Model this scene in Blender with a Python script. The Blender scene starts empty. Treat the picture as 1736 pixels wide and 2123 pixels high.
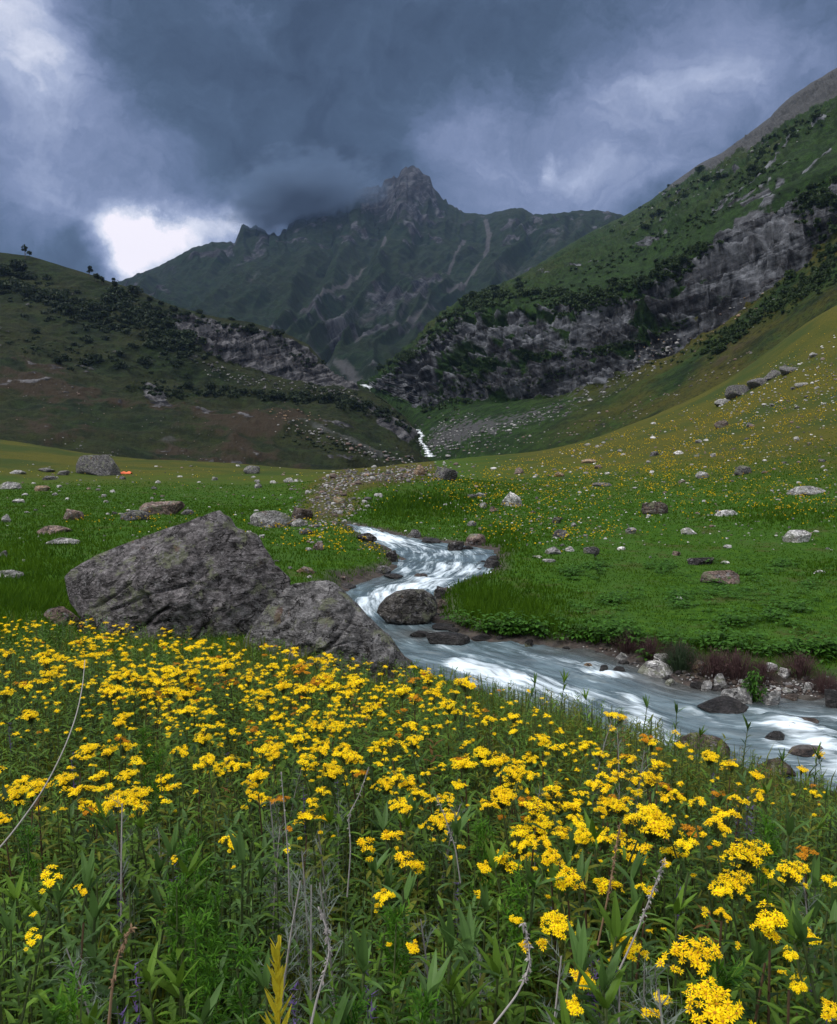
import bpy, math, random
import numpy as np
from mathutils import Vector, Matrix
SC = bpy.context.scene
COL = SC.collection
R = math.radians
rng = np.random.default_rng(7)
random.seed(7)
# ------------------------------------------------------------------ camera geometry (photo read at 1736 x 2123)
FPX, CU, CV, PITCH = 1666.0, 868.0, 1061.5, R(-5.5)
cp, sp = math.cos(PITCH), math.sin(PITCH)
def P3(u, v, y):
    """world point seen at photo position (u, v) at forward distance y (eye at the origin)"""
    u = np.asarray(u, float); v = np.asarray(v, float); y = np.asarray(y, float)
    a = (u - CU) / FPX; b = (CV - v) / FPX
    dy = cp - b * sp; dz = sp + b * cp
    k = y / dy
    return np.stack([a * k, dy * k, dz * k], -1)
def proj(p):
    p = np.asarray(p, float)
    f = p[..., 1] * cp + p[..., 2] * sp
    w = -p[..., 1] * sp + p[..., 2] * cp
    f = np.maximum(f, 1e-3)
    return CU + FPX * p[..., 0] / f, CV - FPX * w / f
def sstep(a, b, x):
    t = np.clip((np.asarray(x, float) - a) / (b - a), 0, 1)
    return t * t * (3 - 2 * t)
# ------------------------------------------------------------------ noise
_pr = np.random.default_rng(11)
_perm = _pr.permutation(256).astype(np.int32); _perm = np.concatenate([_perm, _perm, _perm])
_gr = _pr.normal(size=(256, 3)); _gr /= np.linalg.norm(_gr, axis=1)[:, None]
_gr = _gr.astype(np.float32)
def perlin(p):
    p = np.asarray(p, np.float32)
    i = np.floor(p).astype(np.int32); f = (p - i).astype(np.float32); i &= 255
    w = f * f * f * (f * (f * 6 - 15) + 10)
    r = 0
    for dx in (0, 1):
        wx = w[:, 0] if dx else 1 - w[:, 0]
        a = _perm[(i[:, 0] + dx) & 255]
        for dy in (0, 1):
            wy = w[:, 1] if dy else 1 - w[:, 1]
            b = _perm[(a + i[:, 1] + dy) & 255]
            for dz in (0, 1):
                wz = w[:, 2] if dz else 1 - w[:, 2]
                g = _gr[_perm[(b + i[:, 2] + dz) & 255]]
                d = g[:, 0] * (f[:, 0] - dx) + g[:, 1] * (f[:, 1] - dy) + g[:, 2] * (f[:, 2] - dz)
                r = r + d * wx * wy * wz
    return r * 1.5
def fbm(p, oc=4, gain=.5, lac=2.03):
    p = np.asarray(p, np.float32); s = 0; a = 1; n = 0
    for k in range(oc):
        s = s + a * perlin(p + 17.3 * k); n += a; a *= gain; p = p * lac
    return s / n
def ridged(p, oc=4, gain=.5, lac=2.03):
    p = np.asarray(p, np.float32); s = 0; a = 1; n = 0
    for k in range(oc):
        s = s + a * (1 - np.abs(perlin(p + 9.7 * k)) * 1.9); n += a; a *= gain; p = p * lac
    return s / n
# ------------------------------------------------------------------ mesh helpers
def make_mesh(name, V, F, mats=(), midx=None, smooth=True, attrs=None):
    V = np.ascontiguousarray(V, np.float32); F = np.ascontiguousarray(F, np.int32)
    m = bpy.data.meshes.new(name)
    n, k = F.shape
    m.vertices.add(len(V)); m.vertices.foreach_set('co', V.ravel())
    m.loops.add(n * k); m.loops.foreach_set('vertex_index', F.ravel())
    m.polygons.add(n)
    m.polygons.foreach_set('loop_start', np.arange(0, n * k, k, dtype=np.int32))
    if midx is not None: m.polygons.foreach_set('material_index', np.ascontiguousarray(midx, np.int32))
    m.polygons.foreach_set('use_smooth', np.full(n, smooth, dtype=bool))
    for a, (typ, val) in (attrs or {}).items():
        at = m.attributes.new(a, typ, 'POINT')
        at.data.foreach_set('value' if typ == 'FLOAT' else ('vector' if typ == 'FLOAT_VECTOR' else 'color'), np.ascontiguousarray(val, np.float32).ravel())
    for x in mats: m.materials.append(x)
    m.update(calc_edges=True); m.validate()
    return m
def link(name, data, parent=None):
    o = bpy.data.objects.new(name, data); COL.objects.link(o)
    if parent is not None: o.parent = parent
    return o
def tag(o, label=None, cat=None, group=None, kind=None):
    if label: o['label'] = label
    if cat: o['category'] = cat
    if group: o['group'] = group
    if kind: o['kind'] = kind
    return o
def copy_tree(o, parent=None):
    c = o.copy(); COL.objects.link(c)
    if parent is not None: c.parent = parent
    for ch in list(o.children): copy_tree(ch, c)
    return c
def grid_faces(nr, nc):
    a = np.arange(nr * nc, dtype=np.int32).reshape(nr, nc)
    return np.stack([a[:-1, :-1], a[:-1, 1:], a[1:, 1:], a[1:, :-1]], -1).reshape(-1, 4)
def xy(pts): return np.array(pts, float)
def lerp_line(u, pts, cols=(1,)):
    p = np.array(pts, float); o = np.argsort(p[:, 0]); p = p[o]
    return [np.interp(u, p[:, 0], p[:, c]) for c in cols]
# ------------------------------------------------------------------ node helpers
class NT:
    def __init__(s, tree): s.t = tree; s.t.nodes.clear()
    def n(s, typ, ins=None, **pr):
        d = s.t.nodes.new(typ)
        for k, v in pr.items(): setattr(d, k, v)
        for k, v in (ins or {}).items():
            i = d.inputs[k]
            if isinstance(v, bpy.types.NodeSocket): s.t.links.new(v, i)
            else: i.default_value = v
        return d
    def math(s, op, a, b=0.0, c=0.0, clamp=False):
        return s.n('ShaderNodeMath', {0: a, 1: b, 2: c}, operation=op, use_clamp=clamp).outputs[0]
    def mix(s, f, a, b, blend='MIX'):
        d = s.n('ShaderNodeMix', data_type='RGBA', blend_type=blend)
        for k, v in ((0, f), (6, a), (7, b)):
            i = d.inputs[k]
            if isinstance(v, bpy.types.NodeSocket): s.t.links.new(v, i)
            else: i.default_value = v if k == 0 else (tuple(v) + (1,))[:4]
        return d.outputs[2]
    def noise(s, vec, scale, detail=4, rough=.55, dist=0., out=0):
        return s.n('ShaderNodeTexNoise', {'Vector': vec, 'Scale': scale, 'Detail': detail, 'Roughness': rough, 'Distortion': dist}).outputs[out]
    def ramp(s, f, stops, interp='LINEAR'):
        d = s.n('ShaderNodeValToRGB', {0: f}); e = d.color_ramp; e.interpolation = interp
        while len(e.elements) < len(stops): e.elements.new(.5)
        for k, (p, c) in enumerate(stops):
            e.elements[k].position = p
            e.elements[k].color = (tuple(c) + (1,))[:4] if hasattr(c, '__len__') else (c, c, c, 1)
        return d.outputs[0]
    def attr(s, name, out='Fac'): return s.n('ShaderNodeAttribute', attribute_name=name).outputs[out]
    def pos(s): return s.n('ShaderNodeNewGeometry').outputs['Position']
    def scaled(s, vec, sc): return s.n('ShaderNodeVectorMath', {0: vec, 1: sc}, operation='MULTIPLY').outputs[0]
    def ss(s, a, b, x): return s.n('ShaderNodeMapRange', {'Value': x, 'From Min': a, 'From Max': b}, interpolation_type='SMOOTHSTEP').outputs[0]
    def bump(s, h, strength, dist): return s.n('ShaderNodeBump', {'Height': h, 'Strength': strength, 'Distance': dist}).outputs[0]
    def out(s, sh, disp=None):
        s.n('ShaderNodeOutputMaterial', {'Surface': sh}); return s
    def bsdf(s, col, rough=.9, normal=None, spec=.25):
        i = {'Base Color': col, 'Roughness': rough, 'Specular IOR Level': spec}
        if normal is not None: i['Normal'] = normal
        if not isinstance(col, bpy.types.NodeSocket): i['Base Color'] = (tuple(col) + (1,))[:4]
        return s.n('ShaderNodeBsdfPrincipled', i).outputs[0]
def newmat(name):
    m = bpy.data.materials.new(name); m.use_nodes = True
    return m, NT(m.node_tree)

# ------------------------------------------------------------------ camera
cam = bpy.data.cameras.new('camera'); camo = link('camera', cam)
cam.sensor_fit = 'HORIZONTAL'; cam.sensor_width = 36; cam.lens = FPX / 1736 * 36
cam.clip_start = .05; cam.clip_end = 20000
camo.rotation_euler = (R(90) + PITCH, 0, 0)
SC.camera = camo

# ------------------------------------------------------------------ ground height field
def WZ(y): return np.interp(y, [8, 9.3, 10.6, 12.3, 14.8, 16.3, 20, 22.5, 25.5, 30, 36, 60], [-4.22, -4.18, -4.13, -4.06, -4.0, -3.91, -3.84, -3.78, -3.67, -3.57, -3.45, -3.3])
def water_pt(u, v):
    y = 15.0
    for _ in range(60):
        d = P3(u, v, 1.0); y = .5 * y + .5 * WZ(y) / d[2]
    return P3(u, v, y)
PAIRS = [((712, 1086), (730, 1089)), ((730, 1094), (792, 1101)), ((748, 1104), (850, 1116)), ((770, 1118), (930, 1126)), ((800, 1138), (1030, 1140)),
         ((838, 1160), (1022, 1165)), ((800, 1190), (1005, 1192)), ((722, 1214), (922, 1222)), ((700, 1245), (905, 1250)),
         ((740, 1285), (907, 1288)), ((800, 1330), (985, 1322)), ((850, 1385), (1115, 1331)), ((920, 1430), (1220, 1343)),
         ((1020, 1470), (1290, 1362)), ((1180, 1515), (1410, 1410)), ((1380, 1565), (1540, 1440)), ((1560, 1608), (1680, 1446)),
         ((1760, 1655), (1790, 1440)), ((2150, 1700), (2000, 1425)), ((2700, 1740), (2500, 1400))]
WL = np.array([water_pt(*a) for a, b in PAIRS]); WR = np.array([water_pt(*b) for a, b in PAIRS])
# ground control points: photo position, forward distance
CT = []
def g(u, v, y): CT.append(P3(u, v, y))
def gz(u, y, z):
    CT.append(np.array([(u - CU) / FPX * y, y, z]))
for u in (-500, 0, 450, 868, 1300, 1736, 2300):
    gz(u, .5, -1.54); gz(u, 1.3, -1.65)
for u in (-600, 0, 500):
    for y in (3, 5, 7, 9): gz(u, y, -1.47 - .137 * y)
for y, z in ((3, -1.87), (5, -2.16), (7, -2.62), (9, -3.1)): gz(868, y, z)
for y, z in ((3, -1.88), (5, -2.12), (8, -2.98), (10, -3.55)): gz(1050, y, z)
for y, z in ((3, -1.88), (4, -2.02), (6, -2.72), (8, -3.45), (9, -3.8)): gz(1400, y, z)
for y, z in ((3, -1.9), (4, -2.27), (6, -3.1), (8, -3.85)): gz(1736, y, z)
for y, z in ((3, -1.95), (5, -2.8), (7, -3.7)): gz(2200, y, z)
for a in ((0, 1283, 11.5), (300, 1335, 11.5), (600, 1345, 11.5), (700, 1388, 11.3), (60, 1200, 17), (-500, 1240, 14), (300, 1220, 17), (600, 1210, 18),
          (650, 1160, 22), (560, 1080, 32), (300, 1100, 27), (0, 1100, 27), (-500, 1080, 30), (300, 1050, 40), (0, 1000, 80), (300, 1000, 66), (500, 1000, 80), (300, 955, 165),
          (0, 950, 110), (0, 912, 165), (-500, 860, 160), (150, 935, 165), (500, 965, 150), (700, 975, 150), (868, 960, 150), (780, 1150, 24), (740, 1175, 21.5), (660, 1110, 28.5),
          (1000, 1105, 29.5), (1000, 1050, 40), (1000, 1000, 62), (1000, 962, 115), (1000, 947, 165), (1100, 1160, 24), (1100, 1270, 16.6), (960, 1270, 16.8), (1200, 1310, 14.9),
          (1300, 1250, 18), (1300, 1150, 26), (1300, 1100, 32), (1300, 1050, 42), (1300, 1000, 58), (1300, 950, 85), (1300, 900, 130), (1300, 880, 150),
          (1150, 930, 160), (1500, 1330, 14.3), (1500, 1200, 21.5), (1500, 1100, 31), (1500, 1000, 50), (1500, 900, 90), (1500, 850, 115), (1500, 795, 145),
          (1736, 1340, 14), (1736, 1200, 21), (1736, 1100, 30), (1736, 1000, 44), (1736, 900, 70), (1736, 800, 95), (1736, 700, 120), (1736, 640, 135),
          (1620, 720, 138), (2300, 1330, 13.5), (2300, 1100, 27), (2300, 900, 55), (2300, 700, 85), (2300, 500, 110),
          (640, 1066, 34), (740, 1050, 37), (700, 1005, 44), (800, 985, 47), (900, 982, 52), (850, 1030, 42), (740, 1085, 31.5), (600, 1045, 46), (880, 1090, 31)): g(*a)
for u, v in ((-500, 870), (0, 905), (300, 950), (700, 968), (1000, 950), (1300, 935)):
    CT.append(P3(u, v, 260) + np.array([0, 0, -6 if u < 1000 else -14])); CT.append(P3(u, v, 480) + np.array([0, 0, -20]))
for u in (1736, 2300): gz(u, 230, 18 if u < 2000 else 40); gz(u, 460, 20)
CT = np.array(CT)
def _q(x, y):
    return np.stack([np.arctan2(x, np.maximum(y, .05)) * 2.2, np.log(np.hypot(x, y) + .3)], -1)
def _tps(qa, qb):
    d2 = ((qa[:, None, :] - qb[None]) ** 2).sum(-1)
    return .5 * d2 * np.log(d2 + 1e-12)
_cq = _q(CT[:, 0], CT[:, 1]); _rr = CT[:, 2] / (np.hypot(CT[:, 0], CT[:, 1]) + .3)
N_ = len(CT); _A = np.zeros((N_ + 3, N_ + 3)); _A[:N_, :N_] = _tps(_cq, _cq) + np.eye(N_) * .004
_A[:N_, N_] = 1; _A[:N_, N_ + 1:] = _cq; _A[N_, :N_] = 1; _A[N_ + 1:, :N_] = _cq.T
_w = np.linalg.solve(_A, np.concatenate([_rr, np.zeros(3)]))
def tps_z(x, y):
    x = np.asarray(x, float).ravel(); y = np.asarray(y, float).ravel(); o = np.empty(len(x))
    for s in range(0, len(x), 40000):
        q = _q(x[s:s + 40000], y[s:s + 40000])
        o[s:s + 40000] = (_tps(q, _cq) @ _w[:N_] + _w[N_] + q @ _w[N_ + 1:]) * (np.hypot(x[s:s + 40000], y[s:s + 40000]) + .3)
    return o
_poly = np.concatenate([WL[:, :2], WR[::-1, :2]])
def stream_sd(x, y):
    """signed distance to the stream outline (negative in the water)"""
    x = np.asarray(x, float).ravel(); y = np.asarray(y, float).ravel()
    sd = np.full(len(x), 50.0)
    near = np.where((y > 6) & (y < 48) & (x > -14) & (x < 30))[0]
    if len(near) == 0: return sd
    px, py = x[near], y[near]; best = np.full(len(near), 1e9); ins = np.zeros(len(near), bool)
    for k in range(len(_poly)):
        a = _poly[k]; b = _poly[(k + 1) % len(_poly)]; e = b - a
        t = np.clip(((px - a[0]) * e[0] + (py - a[1]) * e[1]) / (e @ e + 1e-9), 0, 1)
        best = np.minimum(best, np.hypot(px - a[0] - t * e[0], py - a[1] - t * e[1]))
        c = ((a[1] > py) != (b[1] > py)) & (px < e[0] * (py - a[1]) / (e[1] if abs(e[1]) > 1e-9 else 1e-9) + a[0])
        ins ^= c
    sd[near] = np.where(ins, -best, best)
    return sd
def ground_z(x, y, sd=None):
    x = np.asarray(x, float).ravel(); y = np.asarray(y, float).ravel()
    z = tps_z(x, y); r = np.hypot(x, y)
    p = np.stack([x, y, x * 0], -1)
    amp = np.clip(r / 60, 0, 1)
    z = z + .06 * fbm(p * .8, 3) * sstep(2, 12, r) + (.30 * fbm(p * .12 + 5, 3) + .9 * fbm(p * .03 + 3, 2)) * sstep(25, 120, r)
    if sd is None: sd = stream_sd(x, y)
    sd = sd + .16 * fbm(np.stack([x, y, x * 0], -1) * 1.3, 3)
    wz = WZ(y)
    bank = wz + .03 + (np.maximum(z, wz + .06) - wz - .03) * sstep(0.0, .55, sd)
    z = np.where(sd < 3, np.where(sd > 0, bank, wz + .03 - .5 * sstep(0, .8, -sd)), z)
    return z
def hit(u, v, h=0.0, y0=.6, y1=400.):
    """where the sight line through (u, v) first meets the surface h above the ground"""
    u = np.atleast_1d(np.asarray(u, float)); v = np.atleast_1d(np.asarray(v, float)); h = np.broadcast_to(np.asarray(h, float), u.shape)
    d = P3(u, v, 1.0); ys = np.geomspace(y0, y1, 260); res = np.full(len(u), np.nan); prev = None
    for k, y in enumerate(ys):
        p = d * y; f = p[:, 2] - ground_z(p[:, 0], p[:, 1]) - h
        if k:
            new = (f <= 0) & (prev > 0) & np.isnan(res)
            t = prev / np.maximum(prev - f, 1e-9)
            res = np.where(new, ys[k - 1] + (y - ys[k - 1]) * t, res)
        prev = f
        if not np.isnan(res).any(): break
    return d * res[:, None]

# ------------------------------------------------------------------ ground mesh
th = np.concatenate([np.linspace(-75, -33, 60, endpoint=False), np.linspace(-33, 33, 640), np.linspace(33, 75, 61)[1:]])
rr = np.concatenate([np.geomspace(.25, 5, 150, endpoint=False), np.geomspace(5, 200, 560, endpoint=False), np.geomspace(200, 700, 50)])
TH, RR = np.meshgrid(np.radians(th), rr)
gx, gy = (RR * np.sin(TH)).ravel(), (RR * np.cos(TH)).ravel()
gsd = stream_sd(gx, gy); gzv = ground_z(gx, gy, gsd)
gu, gv = proj(np.stack([gx, gy, gzv], -1))
gr = np.hypot(gx, gy); gp = np.stack([gx, gy, gx * 0], -1)
# ground cover masks: gravel beside the stream and on the moraine, olive dry meadow, bare soil
def blob(u, v, cu, cv, ru, rv, rot=0):
    c, s = math.cos(R(rot)), math.sin(R(rot)); du, dv = u - cu, v - cv
    return np.exp(-(((du * c + dv * s) / ru) ** 2 + ((-du * s + dv * c) / rv) ** 2))
n1 = fbm(gp * .9, 4); n2 = fbm(gp * .18 + 40, 4); n3 = fbm(gp * 4, 3)
gravel = sstep(.75, .1, gsd + n1 * .5)
beach = (blob(gu, gv, 1290, 1370, 90, 22, 12) + blob(gu, gv, 1620, 1425, 160, 30, 5)) * sstep(12, 14, gy + 0 * gx + 2)
gravel = np.clip(gravel + sstep(.3, .7, beach + n1 * .3) * (gy > 10.5), 0, 1)
mor = blob(gu, gv, 690, 1015, 60, 26, -28) + blob(gu, gv, 790, 990, 110, 16, -8) + .9 * blob(gu, gv, 690, 1058, 60, 20, -12)
gravel = np.clip(gravel + .32 * sstep(.45, .85, mor + n1 * .5 + n3 * .35) * (gy > 28), 0, 1)
olive = np.clip(sstep(1060, 930, gv + 40 * n2 + (gu - 1100) * .02) * sstep(850, 1100, gu + 60 * n2) * (gy > 25) + sstep(1030, 960, gv + 25 * n2) * (gu < 900) * 1.0 + .9 * sstep(.1, .5, mor), 0, 1)
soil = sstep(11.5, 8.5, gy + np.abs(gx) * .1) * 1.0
make_ground = make_mesh('ground', np.stack([gx, gy, gzv], -1), grid_faces(len(rr), len(th))[:, ::-1], attrs={
    'gravel': ('FLOAT', gravel), 'olive': ('FLOAT', olive), 'soil': ('FLOAT', soil)})
m, N = newmat('meadow_ground')
p = N.pos()
nb = N.noise(p, .35, 5, .6); nf = N.noise(p, 5, 5, .7); nm = N.noise(p, 1.3, 4, .6)
grass = N.ramp(nf, [(.3, (.010, .034, .002)), (.5, (.026, .074, .004)), (.72, (.056, .112, .006))])
grass = N.mix(N.ss(.42, .62, nb), grass, N.mix(nf, (.016, .05, .006), (.05, .11, .012)))
oliv = N.ramp(nf, [(.3, (.022, .030, .005)), (.5, (.058, .060, .008)), (.7, (.115, .098, .010))])
oliv = N.mix(N.ss(.45, .65, N.noise(p, .08, 4)), oliv, N.mix(nf, (.016, .032, .006), (.045, .062, .010)))
grass = N.mix(N.math('MULTIPLY', N.ss(.54, .66, N.noise(p, .7, 6, .7)), .65), grass, N.mix(nf, (.02, .028, .008), (.075, .07, .02)))
c = N.mix(N.attr('olive'), grass, oliv)
vor = N.n('ShaderNodeTexVoronoi', {'Vector': p, 'Scale': 7.0}).outputs['Color']
grav = N.mix(.75, N.ramp(nf, [(.3, (.03, .028, .028)), (.7, (.16, .15, .14))]), N.mix(.75, vor, N.ramp(nm, [(.3, (.07, .06, .055)), (.7, (.24, .22, .21))])), 'MULTIPLY')
grav = N.mix(.5, grav, N.ramp(nf, [(.3, (.05, .045, .042)), (.7, (.22, .20, .19))]))
grav = N.mix(1., grav, (.62, .58, .56), 'MULTIPLY')
c = N.mix(N.attr('gravel'), c, grav)
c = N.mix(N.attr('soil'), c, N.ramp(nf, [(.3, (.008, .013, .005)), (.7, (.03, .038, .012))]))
N.out(N.bsdf(c, .95, N.bump(nf, .6, .12), .1))
make_ground.materials.append(m)
tag(link('ground', make_ground), 'green meadow floor of the valley rising to both sides', 'ground', kind='structure')

# ------------------------------------------------------------------ stream surface
nst, ncr = 700, 64
tt = np.linspace(0, len(PAIRS) - 1, nst)
def spl(A):
    k = np.arange(len(A)); o = []
    for c_ in range(3):
        v = A[:, c_]; mm = np.gradient(v); i = np.clip(tt.astype(int), 0, len(A) - 2); f = tt - i
        h00 = 2 * f ** 3 - 3 * f ** 2 + 1; h10 = f ** 3 - 2 * f ** 2 + f; h01 = -2 * f ** 3 + 3 * f ** 2; h11 = f ** 3 - f ** 2
        o.append(h00 * v[i] + h10 * mm[i] + h01 * v[i + 1] + h11 * mm[i + 1])
    return np.stack(o, -1)
L_, R_ = spl(WL), spl(WR)
ex = (R_ - L_) / np.linalg.norm(R_ - L_, axis=1)[:, None]
L2, R2 = L_ - ex * .45, R_ + ex * .45
s_ = np.linspace(0, 1, ncr)[None, :, None]
W = L2[:, None] * (1 - s_) + R2[:, None] * s_
cen = .5 * (L_ + R_); along = np.concatenate([[0], np.cumsum(np.linalg.norm(np.diff(cen[:, :2], axis=0), axis=1))])
wid = np.linalg.norm(R_ - L_, axis=1)
flow = np.stack([np.repeat(along[:, None], ncr, 1), (np.linspace(-.5, .5, ncr)[None] * wid[:, None]), np.zeros((nst, ncr))], -1)
W = W.reshape(-1, 3); W[:, 2] = WZ(W[:, 1]); flow = flow.reshape(-1, 3)
wu, wv = proj(W)
foam = np.zeros(len(W))
for cu, cv, ru, rv, ro, a in ((775, 1110, 45, 12, 20, 1.1), (830, 1128, 70, 14, 12, .9), (940, 1150, 90, 10, 0, .55), (960, 1180, 95, 13, 4, 1.0), (850, 1190, 60, 12, 0, .5), (890, 1218, 85, 14, -12, 1.0), (780, 1245, 75, 20, -20, .85), (740, 1270, 50, 16, -10, .6), (820, 1235, 60, 14, -15, .4),
                             (1010, 1392, 100, 14, 15, .95), (955, 1378, 40, 14, -20, .7), (1070, 1425, 130, 22, 18, .8), (1010, 1455, 120, 22, 15, .45), (1180, 1425, 90, 8, 18, .5), (1160, 1365, 120, 10, 8, .35), (1230, 1400, 70, 12, 12, .6), (1190, 1450, 120, 20, 20, .55), (1330, 1470, 60, 14, 35, .6), (1330, 1500, 60, 25, 40, .9), (1400, 1530, 90, 22, 30, .6),
                             (1640, 1505, 90, 14, 20, .85), (1700, 1550, 90, 22, 20, 1.1), (1740, 1600, 90, 20, 10, .9), (930, 1342, 60, 6, 0, .55), (1286, 1400, 34, 5, 5, .6), (1253, 1400, 26, 5, 5, .6), (875, 1204, 30, 5, 0, .6), (822, 1221, 36, 4, 0, .5), (1450, 1480, 60, 6, 25, .6), (1640, 1522, 50, 6, 20, .7), (1600, 1540, 40, 6, 25, .7), (800, 1296, 60, 6, 0, .45), (1340, 1410, 40, 5, 10, .5), (1690, 1512, 50, 5, 15, .6), (1240, 1383, 40, 6, 5, .6), (880, 1420, 50, 22, 30, .6), (1800, 1500, 120, 40, 10, .6), (820, 1170, 30, 6, 0, .5)):
    foam += a * blob(wu, wv, cu, cv, ru * 1.02, rv, ro)
fp = flow * np.array([.7, 3.2, 1.0]); warp = fbm(flow * .8, 3)
fp[:, 1] += warp * 2.2
st = fbm(fp, 4, .6); st2 = fbm(fp * np.array([2.2, 2.6, 1]) + 30, 3)
ht = .10 * np.clip(foam, 0, 1.3) * (.6 + .9 * st) + .035 * st + .02 * st2
pl = fbm(flow * np.array([1.5, .7, 1]) + 12, 2)
W[:, 2] += ht + .05 * pl * np.clip(.3 + foam, 0, 1)
foamv = np.clip(foam * .78, 0, .95)
sc_ = np.tile(np.linspace(0, 1, ncr), nst); st_ = np.repeat(tt, ncr)
shal = np.clip(sstep(.58, .9, sc_ + .12 * fbm(flow * .6, 3)) * sstep(10.5, 12, st_) + .9 * blob(wu, wv, 900, 1315, 110, 14) + sstep(.9, 1., sc_) * .7 + sstep(.1, .0, sc_) * .5 + .5 * blob(wu, wv, 780, 1205, 70, 12), 0, 1)
wm = make_mesh('stream', W, grid_faces(nst, ncr), attrs={'shallow': ('FLOAT', shal), 'foam': ('FLOAT', foamv), 'flow': ('FLOAT_VECTOR', flow)})
m, N = newmat('stream_water')
fl = N.attr('flow', 'Vector')
a = N.noise(N.scaled(fl, (1.1, 6, 1)), 1.0, 5, .6, .6); b = N.noise(N.scaled(fl, (1.6, 17, 1)), 1.0, 4, .6, .5)
a2 = N.noise(N.scaled(fl, (.5, 2.2, 1)), 1.0, 3, .5, 1.0)
fo = N.math('ADD', N.math('MULTIPLY', N.attr('foam'), .95), N.math('ADD', N.math('MULTIPLY', N.math('SUBTRACT', a, .5), 2.1), N.math('MULTIPLY', N.math('SUBTRACT', b, .5), 1.3)))
fo = N.math('ADD', fo, N.math('MULTIPLY', N.math('SUBTRACT', a2, .5), 1.2))
fo = N.math('SUBTRACT', fo, N.math('MULTIPLY', N.attr('shallow'), .35)); fm = N.ss(.26, 1.30, fo)
base = N.mix(N.ss(.35, .7, a), (.060, .088, .104), (.14, .20, .235))
base = N.mix(N.math('MULTIPLY', N.attr('shallow'), .9), base, N.mix(N.noise(N.pos(), 4, 5, .7), (.018, .017, .016), (.085, .080, .074)))
N.out(N.bsdf(N.mix(fm, base, (.68, .78, .87)), N.math('ADD', .22, N.math('MULTIPLY', fm, .5)), N.bump(N.math('ADD', a, N.math('MULTIPLY', b, .5)), .35, .08), .5))
wm.materials.append(m)
tag(link('stream', wm), 'pale grey glacial stream rushing over stones through the meadow', 'stream', kind='structure')
# ------------------------------------------------------------------ sky: a Nishita sky behind heavy cloud, laid out by compass direction
SUN_EL, SUN_AZ = R(46), R(-105)     # azimuth from +Y towards +X: the soft light comes from the upper left, a little behind the camera
wd = bpy.data.worlds.new('World'); SC.world = wd; wd.use_nodes = True
N = NT(wd.node_tree)
D = N.n('ShaderNodeTexCoord').outputs['Generated']
sky = N.n('ShaderNodeTexSky', sky_type='NISHITA', sun_disc=False, sun_elevation=SUN_EL, sun_rotation=SUN_AZ)
bg1 = N.n('ShaderNodeBackground', {'Color': sky.outputs[0], 'Strength': .10}).outputs[0]
nz = N.n('ShaderNodeTexNoise', {'Vector': D, 'Scale': 5.0, 'Detail': 8, 'Roughness': .62})
nv = N.n('ShaderNodeVectorMath', {0: nz.outputs['Color'], 1: (.5, .5, .5)}, operation='SUBTRACT').outputs[0]
nv = N.n('ShaderNodeVectorMath', {0: nv, 'Scale': .16}, operation='SCALE').outputs[0]
DW = N.n('ShaderNodeVectorMath', {0: D, 1: nv}, operation='ADD').outputs[0]
sx = N.n('ShaderNodeSeparateXYZ', {0: DW})
X, Y, Z = sx.outputs
az = N.math('ARCTAN2', X, Y); el = N.math('ARCTAN2', Z, N.math('SQRT', N.math('ADD', N.math('MULTIPLY', X, X), N.math('MULTIPLY', Y, Y))))
def azel(u, v):
    d = P3(u, v, 1.0); return math.atan2(d[0], d[1]), math.atan2(d[2], math.hypot(d[0], d[1]))
total = None
CL = [ # photo position, size across / up (px), weight: bright breaks > 0, dark bellies < 0
 (325, 530, 118, 78, .74), (235, 470, 90, 45, .38), (440, 475, 110, 45, .46), (530, 445, 60, 40, .3), (270, 560, 60, 60, .3), (40, 70, 130, 170, .55), (130, 330, 130, 130, .22), (330, 370, 120, 100, .2), (60, 480, 160, 90, .12),
 (1320, 240, 300, 180, .26), (1430, 180, 170, 90, .09), (1148, 335, 13, 22, .24), (1180, 370, 60, 25, .12), (1080, 330, 200, 60, .10), (960, 270, 120, 70, .16), (1240, 400, 220, 70, .16), (1600, 60, 160, 140, .10),
 (560, 230, 300, 150, -.12), (650, 350, 200, 70, -.16), (1130, 60, 330, 90, -.10), (330, 180, 130, 150, -.06), (170, 400, 90, 50, -.05), (165, 520, 60, 70, -.30), (130, 560, 100, 40, -.12), (290, 430, 110, 30, -.10), (1000, 130, 200, 90, -.05)]
for cu, cv, ru, rv, wt in CL:
    a0, e0 = azel(cu, cv)
    q = N.math('ADD', N.math('POWER', N.math('MULTIPLY', N.math('SUBTRACT', az, a0), FPX / ru), 2.), N.math('POWER', N.math('MULTIPLY', N.math('SUBTRACT', el, e0), FPX / rv), 2.))
    gq = N.math('MULTIPLY', N.math('EXPONENT', N.math('MULTIPLY', q, -1.)), wt)
    total = gq if total is None else N.math('ADD', total, gq)
f1 = N.noise(N.scaled(DW, (1, 1, 1.7)), 3.4, 9, .60, .9); f2 = N.noise(N.scaled(DW, (1, 1, 1.5)), 10., 8, .64, .7)
tex = N.math('ADD', N.math('MULTIPLY', N.math('SUBTRACT', f1, .5), .62), N.math('MULTIPLY', N.math('SUBTRACT', f2, .5), .56))
b = N.math('ADD', N.math('ADD', total, tex), .20)
colr = N.ramp(b, [(.0, (.026, .042, .074)), (.18, (.047, .074, .124)), (.34, (.086, .120, .205)), (.52, (.16, .20, .32)), (.70, (.29, .335, .47)), (.90, (.58, .60, .69)), (1., (.78, .74, .80))])
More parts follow.
